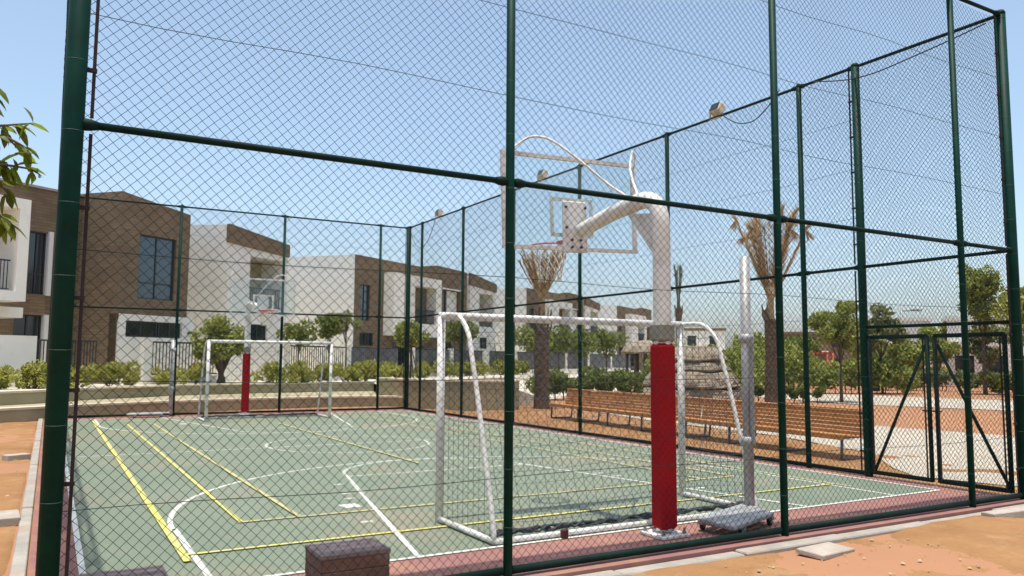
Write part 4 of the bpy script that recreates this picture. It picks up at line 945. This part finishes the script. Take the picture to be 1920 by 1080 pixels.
palm('date palm with tied fronds flaring up behind the near hoop', 15.3, 24.2, 2.75, .27, .24, 2.85, .74, 50, 51, 'frond_dry', neckf=.42, leafn=26, leafl=.6, fr=.026, spread=-.25, leafw=.013)
palm('dry date palm with splayed brown fronds right of the grey volleyball post', 25.1, 22.4, 3.3, .30, .24, 4.15, 1.30, 17, 52, 'frond_dry', open_=.03, spread=.05, leafn=190, neckf=.22, leafl=1.45, fr=.032, leafw=.010)
palm('slim distant palm directly behind the near white pole', 41.0, 45.5, 5.2, .24, .22, 3.6, .35, 12, 53, 'frond_green')

# ------------------------------------------------------------------ garden features on the right
# layered stone mound
o = thing('rock_mound', 'layered grey-brown stone mound behind the bench, right of the red pole', 'rock', (23.55, 25.3, SZ))
lv = [(2.02, 0, 1.92, .60), (2.0, .66, 1.62, 1.28), (1.55, 1.33, 1.22, 1.70), (1.38, 1.76, .85, 2.32)]
for i, (ra, za, rb, zb) in enumerate(lv):
    mb = MB(); pr = [(ra * .84, za - .06), (ra * .97, za), (ra, za + .05)] + [(ra + (rb - ra) * t_ + .06 * math.sin(t_ * 3.1), za + .05 + (zb - za - .05) * t_) for t_ in np.linspace(.12, .95, 8)] + [(rb * .92, zb), (rb * .5, zb + .03), (rb * .15, zb + .02)]
    mb.lathe(pr, n=52)
    vv = []
    for (x, y, z) in mb.v:
        a_ = math.atan2(y, x); k_ = 1 + .05 * math.sin(3 * a_ + i) + .035 * math.sin(7 * a_ + 2 * i + z * 3) + .02 * math.sin(17 * a_ + z * 11) + random.uniform(-.014, .014)
        vv.append((x * k_, y * k_, z + .03 * math.sin(5 * a_ + i) + random.uniform(-.012, .012)))
    mb.v = vv; part('stone_layer', mb, 'rock', o)
# thatched shelter
o = thing('thatched_shelter', 'small thatched shelter on dark posts left of the red pole', 'shelter', (27.4, 33.0, SZ))
mb = MB(); mb.lathe([(1.25, 2.12), (1.32, 2.20), (1.1, 2.50), (.7, 2.72), (.2, 2.82)], n=26, jitter=.05); part('roof', mb, 'thatch', o)
for a in np.arange(.3, 6.4, 6.283 / 6):
    mb = MB(); mb.tube([(1.0 * math.cos(a), 1.0 * math.sin(a), 0), (1.0 * math.cos(a), 1.0 * math.sin(a), 2.2)], .08, 8); part('post', mb, 'bark', o, True)
# red play frame
o = thing('play_frame', 'red metal play frame beyond the dry palm', 'play equipment', (42.5, 36.2, SZ), R(-35))
for x in (0, 1.3, 2.6):
    for y in (0, 1.2):
        mb = MB(); mb.tube([(x, y, 0), (x, y, 2.3)], .07, 8); part('post', mb, 'play_red', o, True)
for z in (.6, 1.4, 2.25):
    mb = MB(); mb.box(-.05, -.04, z, 2.65, .04, z + .14); mb.box(-.05, 1.16, z, 2.65, 1.24, z + .14); part('beam', mb, 'play_red', o)
mb = MB(); mb.box(.05, .06, .75, 2.55, 1.14, .80); part('deck', mb, 'play_red', o)
# distant houses
def far_house(label, x, y, rz, wd, dp, h, mt, band='clad_brown', cols=3):
    o = thing('distant_house', label, 'house', (x, y, SZ), R(rz))
    xs = [wd * (i + .5) / cols for i in range(cols)]; hl = []
    for xx in xs: hl += [(xx - .65, xx + .65, .9, 2.3), (xx - .6, xx + .6, 3.9, 5.3)]
    hl = [q for q in hl if q[3] < h - .4]
    mb = MB(); facade(mb, 0, wd, 0, h, 0, hl, .2); mb.quad((0, 0, 0), (0, dp, 0), (0, dp, h), (0, 0, h)); mb.quad((wd, 0, 0), (wd, dp, 0), (wd, dp, h), (wd, 0, h)); mb.quad((0, dp, 0), (wd, dp, 0), (wd, dp, h), (0, dp, h)); part('wall', mb, mt, o)
    mb = MB(); mb.box(-.15, -.15, h, wd + .15, dp + .15, h + .35); part('roof', mb, band, o)
    for q in hl: window(o, q[0], q[1], q[2], q[3], .12, mull=1)
    mb = MB(); mb.box(-.4, -.5, 3.0, wd * .55, .0 - .003, 3.35); part('canopy', mb, 'plaster', o)
far_house('distant grey and white house right of the gate, beside the corner post', 60.5, 36.5, -58, 6.5, 9, 5.0, 'plaster_grey', band='plaster_grey')
far_house('distant white house seen through the gate, left part', 64.5, 46.3, -55, 5, 9, 5.4, 'plaster_grey', band='plaster_grey', cols=2)
far_house('far low brown house between the stone mound and the grey post', 76, 84, -40, 6, 8, 6.0, 'plaster', cols=2)
far_house('far low brown house left of the lone round tree', 92, 82, -45, 14, 9, 5.8, 'clad_brown', cols=4)
far_house('distant white house at the right edge behind the yellow-green tree', 64, 27, -65, 6, 8, 5.2, 'plaster', cols=2)
o = thing('street_light', 'distant street light with a flat arm above the gate', 'street light', (112, 74.6, SZ))
mb = MB(); mb.tube([(0, 0, 0), (0, 0, 10.2)], [.22, .14], 8); part('pole', mb, 'galv', o, True)
mb = MB(); mb.tube([(0, 0, 9.6), (2.2, -1.3, 9.7)], .1, 6); mb.bbox(1.2, -1.5, 9.6, 2.9, -.7, 9.85, .04); part('lamp_arm', mb, 'galv', o)
o = tag(part('bin', MB().lathe([(.22, 0), (.26, .05), (.26, .9), (.20, 1.0)], n=16), 'black', None, True), 'dark bin standing by the hedge beyond the gate', 'bin'); o.location = (43, 30.5, SZ)

# ------------------------------------------------------------------ foreground tree reaching in at the left edge
o = thing('tree', 'near leafy tree branch hanging in at the left edge beside the corner post', 'tree', (-1.55, 3.9, SZ))
mb = MB(); mb.tube(smooth_line([Vector(q) for q in ((0, 0, -.1), (.05, .03, 1.0), (0, .1, 2.0), (.1, .1, 2.7), (.05, .2, 3.4))], 4), [.085 - .0035 * i for i in range(17)], 10); tk = part('trunk', mb, 'bark', o, True)
twigs = [[(0.05, .1, 2.0), (.55, .35, 2.15), (.95, .55, 2.38), (1.16, .66, 2.56), (1.36, .74, 2.74)], [(.3, .2, 2.1), (.9, .55, 2.55), (1.18, .64, 2.80), (1.30, .70, 2.86), (1.42, .74, 2.90)], [(0.1, .1, 2.6), (.55, .4, 2.9), (.9, .55, 3.1), (1.12, .65, 3.25)], [(.05, .15, 2.9), (.5, .4, 3.3), (.85, .55, 3.55), (1.08, .62, 3.6)], [(0, .1, 2.2), (-.5, .3, 2.7), (-.9, .4, 3.0)], [(0.05, .15, 3.0), (-.3, -.3, 3.5), (-.6, -.4, 3.8)],
         [(.95, .55, 2.38), (1.10, .60, 2.45), (1.27, .66, 2.42), (1.34, .68, 2.36)], [(1.0, .6, 2.6), (1.15, .62, 2.62), (1.30, .70, 2.66), (1.44, .74, 2.66)], [(.6, .4, 2.2), (.85, .5, 2.28), (1.05, .58, 2.27), (1.18, .63, 2.20)],
         [(.9, .5, 2.4), (1.12, .62, 2.62), (1.24, .66, 2.60), (1.33, .70, 2.52)], [(.8, .5, 2.5), (1.1, .6, 2.75), (1.28, .68, 2.80), (1.40, .72, 2.76)], [(.9, .55, 3.05), (1.08, .62, 3.12), (1.20, .66, 3.08), (1.25, .68, 2.98)]]
mb = MB()
for t_ in twigs:
    ln = smooth_line([Vector(q) for q in t_], 4); mb.tube(ln, [.014 * (1 - .75 * i / (len(ln) - 1)) for i in range(len(ln))], 6)
part('limb', mb, 'bark', tk, True, kind='stuff')
q = random.Random(5); V = []; F = []
def one_leaf(p_, ax, nb, L_, w_):
    sd = ax.cross(nb).normalized(); nn_ = sd.cross(ax).normalized(); k0 = len(V)
    for t_, ww in ((0, 0), (.25, .42), (.55, .5), (.82, .27), (1, 0)):
        c_ = p_ + ax * L_ * t_ - nn_ * (.22 * L_ * t_ * t_)
        V.extend([tuple(c_ - sd * w_ * ww + nn_ * w_ * ww * .35), tuple(c_), tuple(c_ + sd * w_ * ww + nn_ * w_ * ww * .35)])
    for i in range(4):
        for j in range(2): F.append((k0 + i * 3 + j, k0 + i * 3 + j + 1, k0 + i * 3 + j + 4, k0 + i * 3 + j + 3))
for t_ in twigs:
    ln = smooth_line([Vector(q_) for q_ in t_], 8)
    for i in range(len(ln) // 4, len(ln)):
        for r__ in range(2):
            if q.random() < .46: continue
            dr = (ln[min(i + 1, len(ln) - 1)] - ln[i - 1]).normalized(); ax = (dr * .5 + Vector((q.gauss(0, .5), q.gauss(0, .5), q.gauss(-.45, .5)))).normalized()
            one_leaf(ln[i] + Vector((q.gauss(0, .01), q.gauss(0, .01), 0)), ax, Vector((q.gauss(0, .5), q.gauss(0, .5), 1)), q.uniform(.080, .125), q.uniform(.034, .048))
me = bpy.data.meshes.new('leaf_cluster'); me.from_pydata(V, [], F); me.materials.append(MATS['leaf_near']); me.update()
ob = link('leaves', me, o); ob['kind'] = 'stuff'
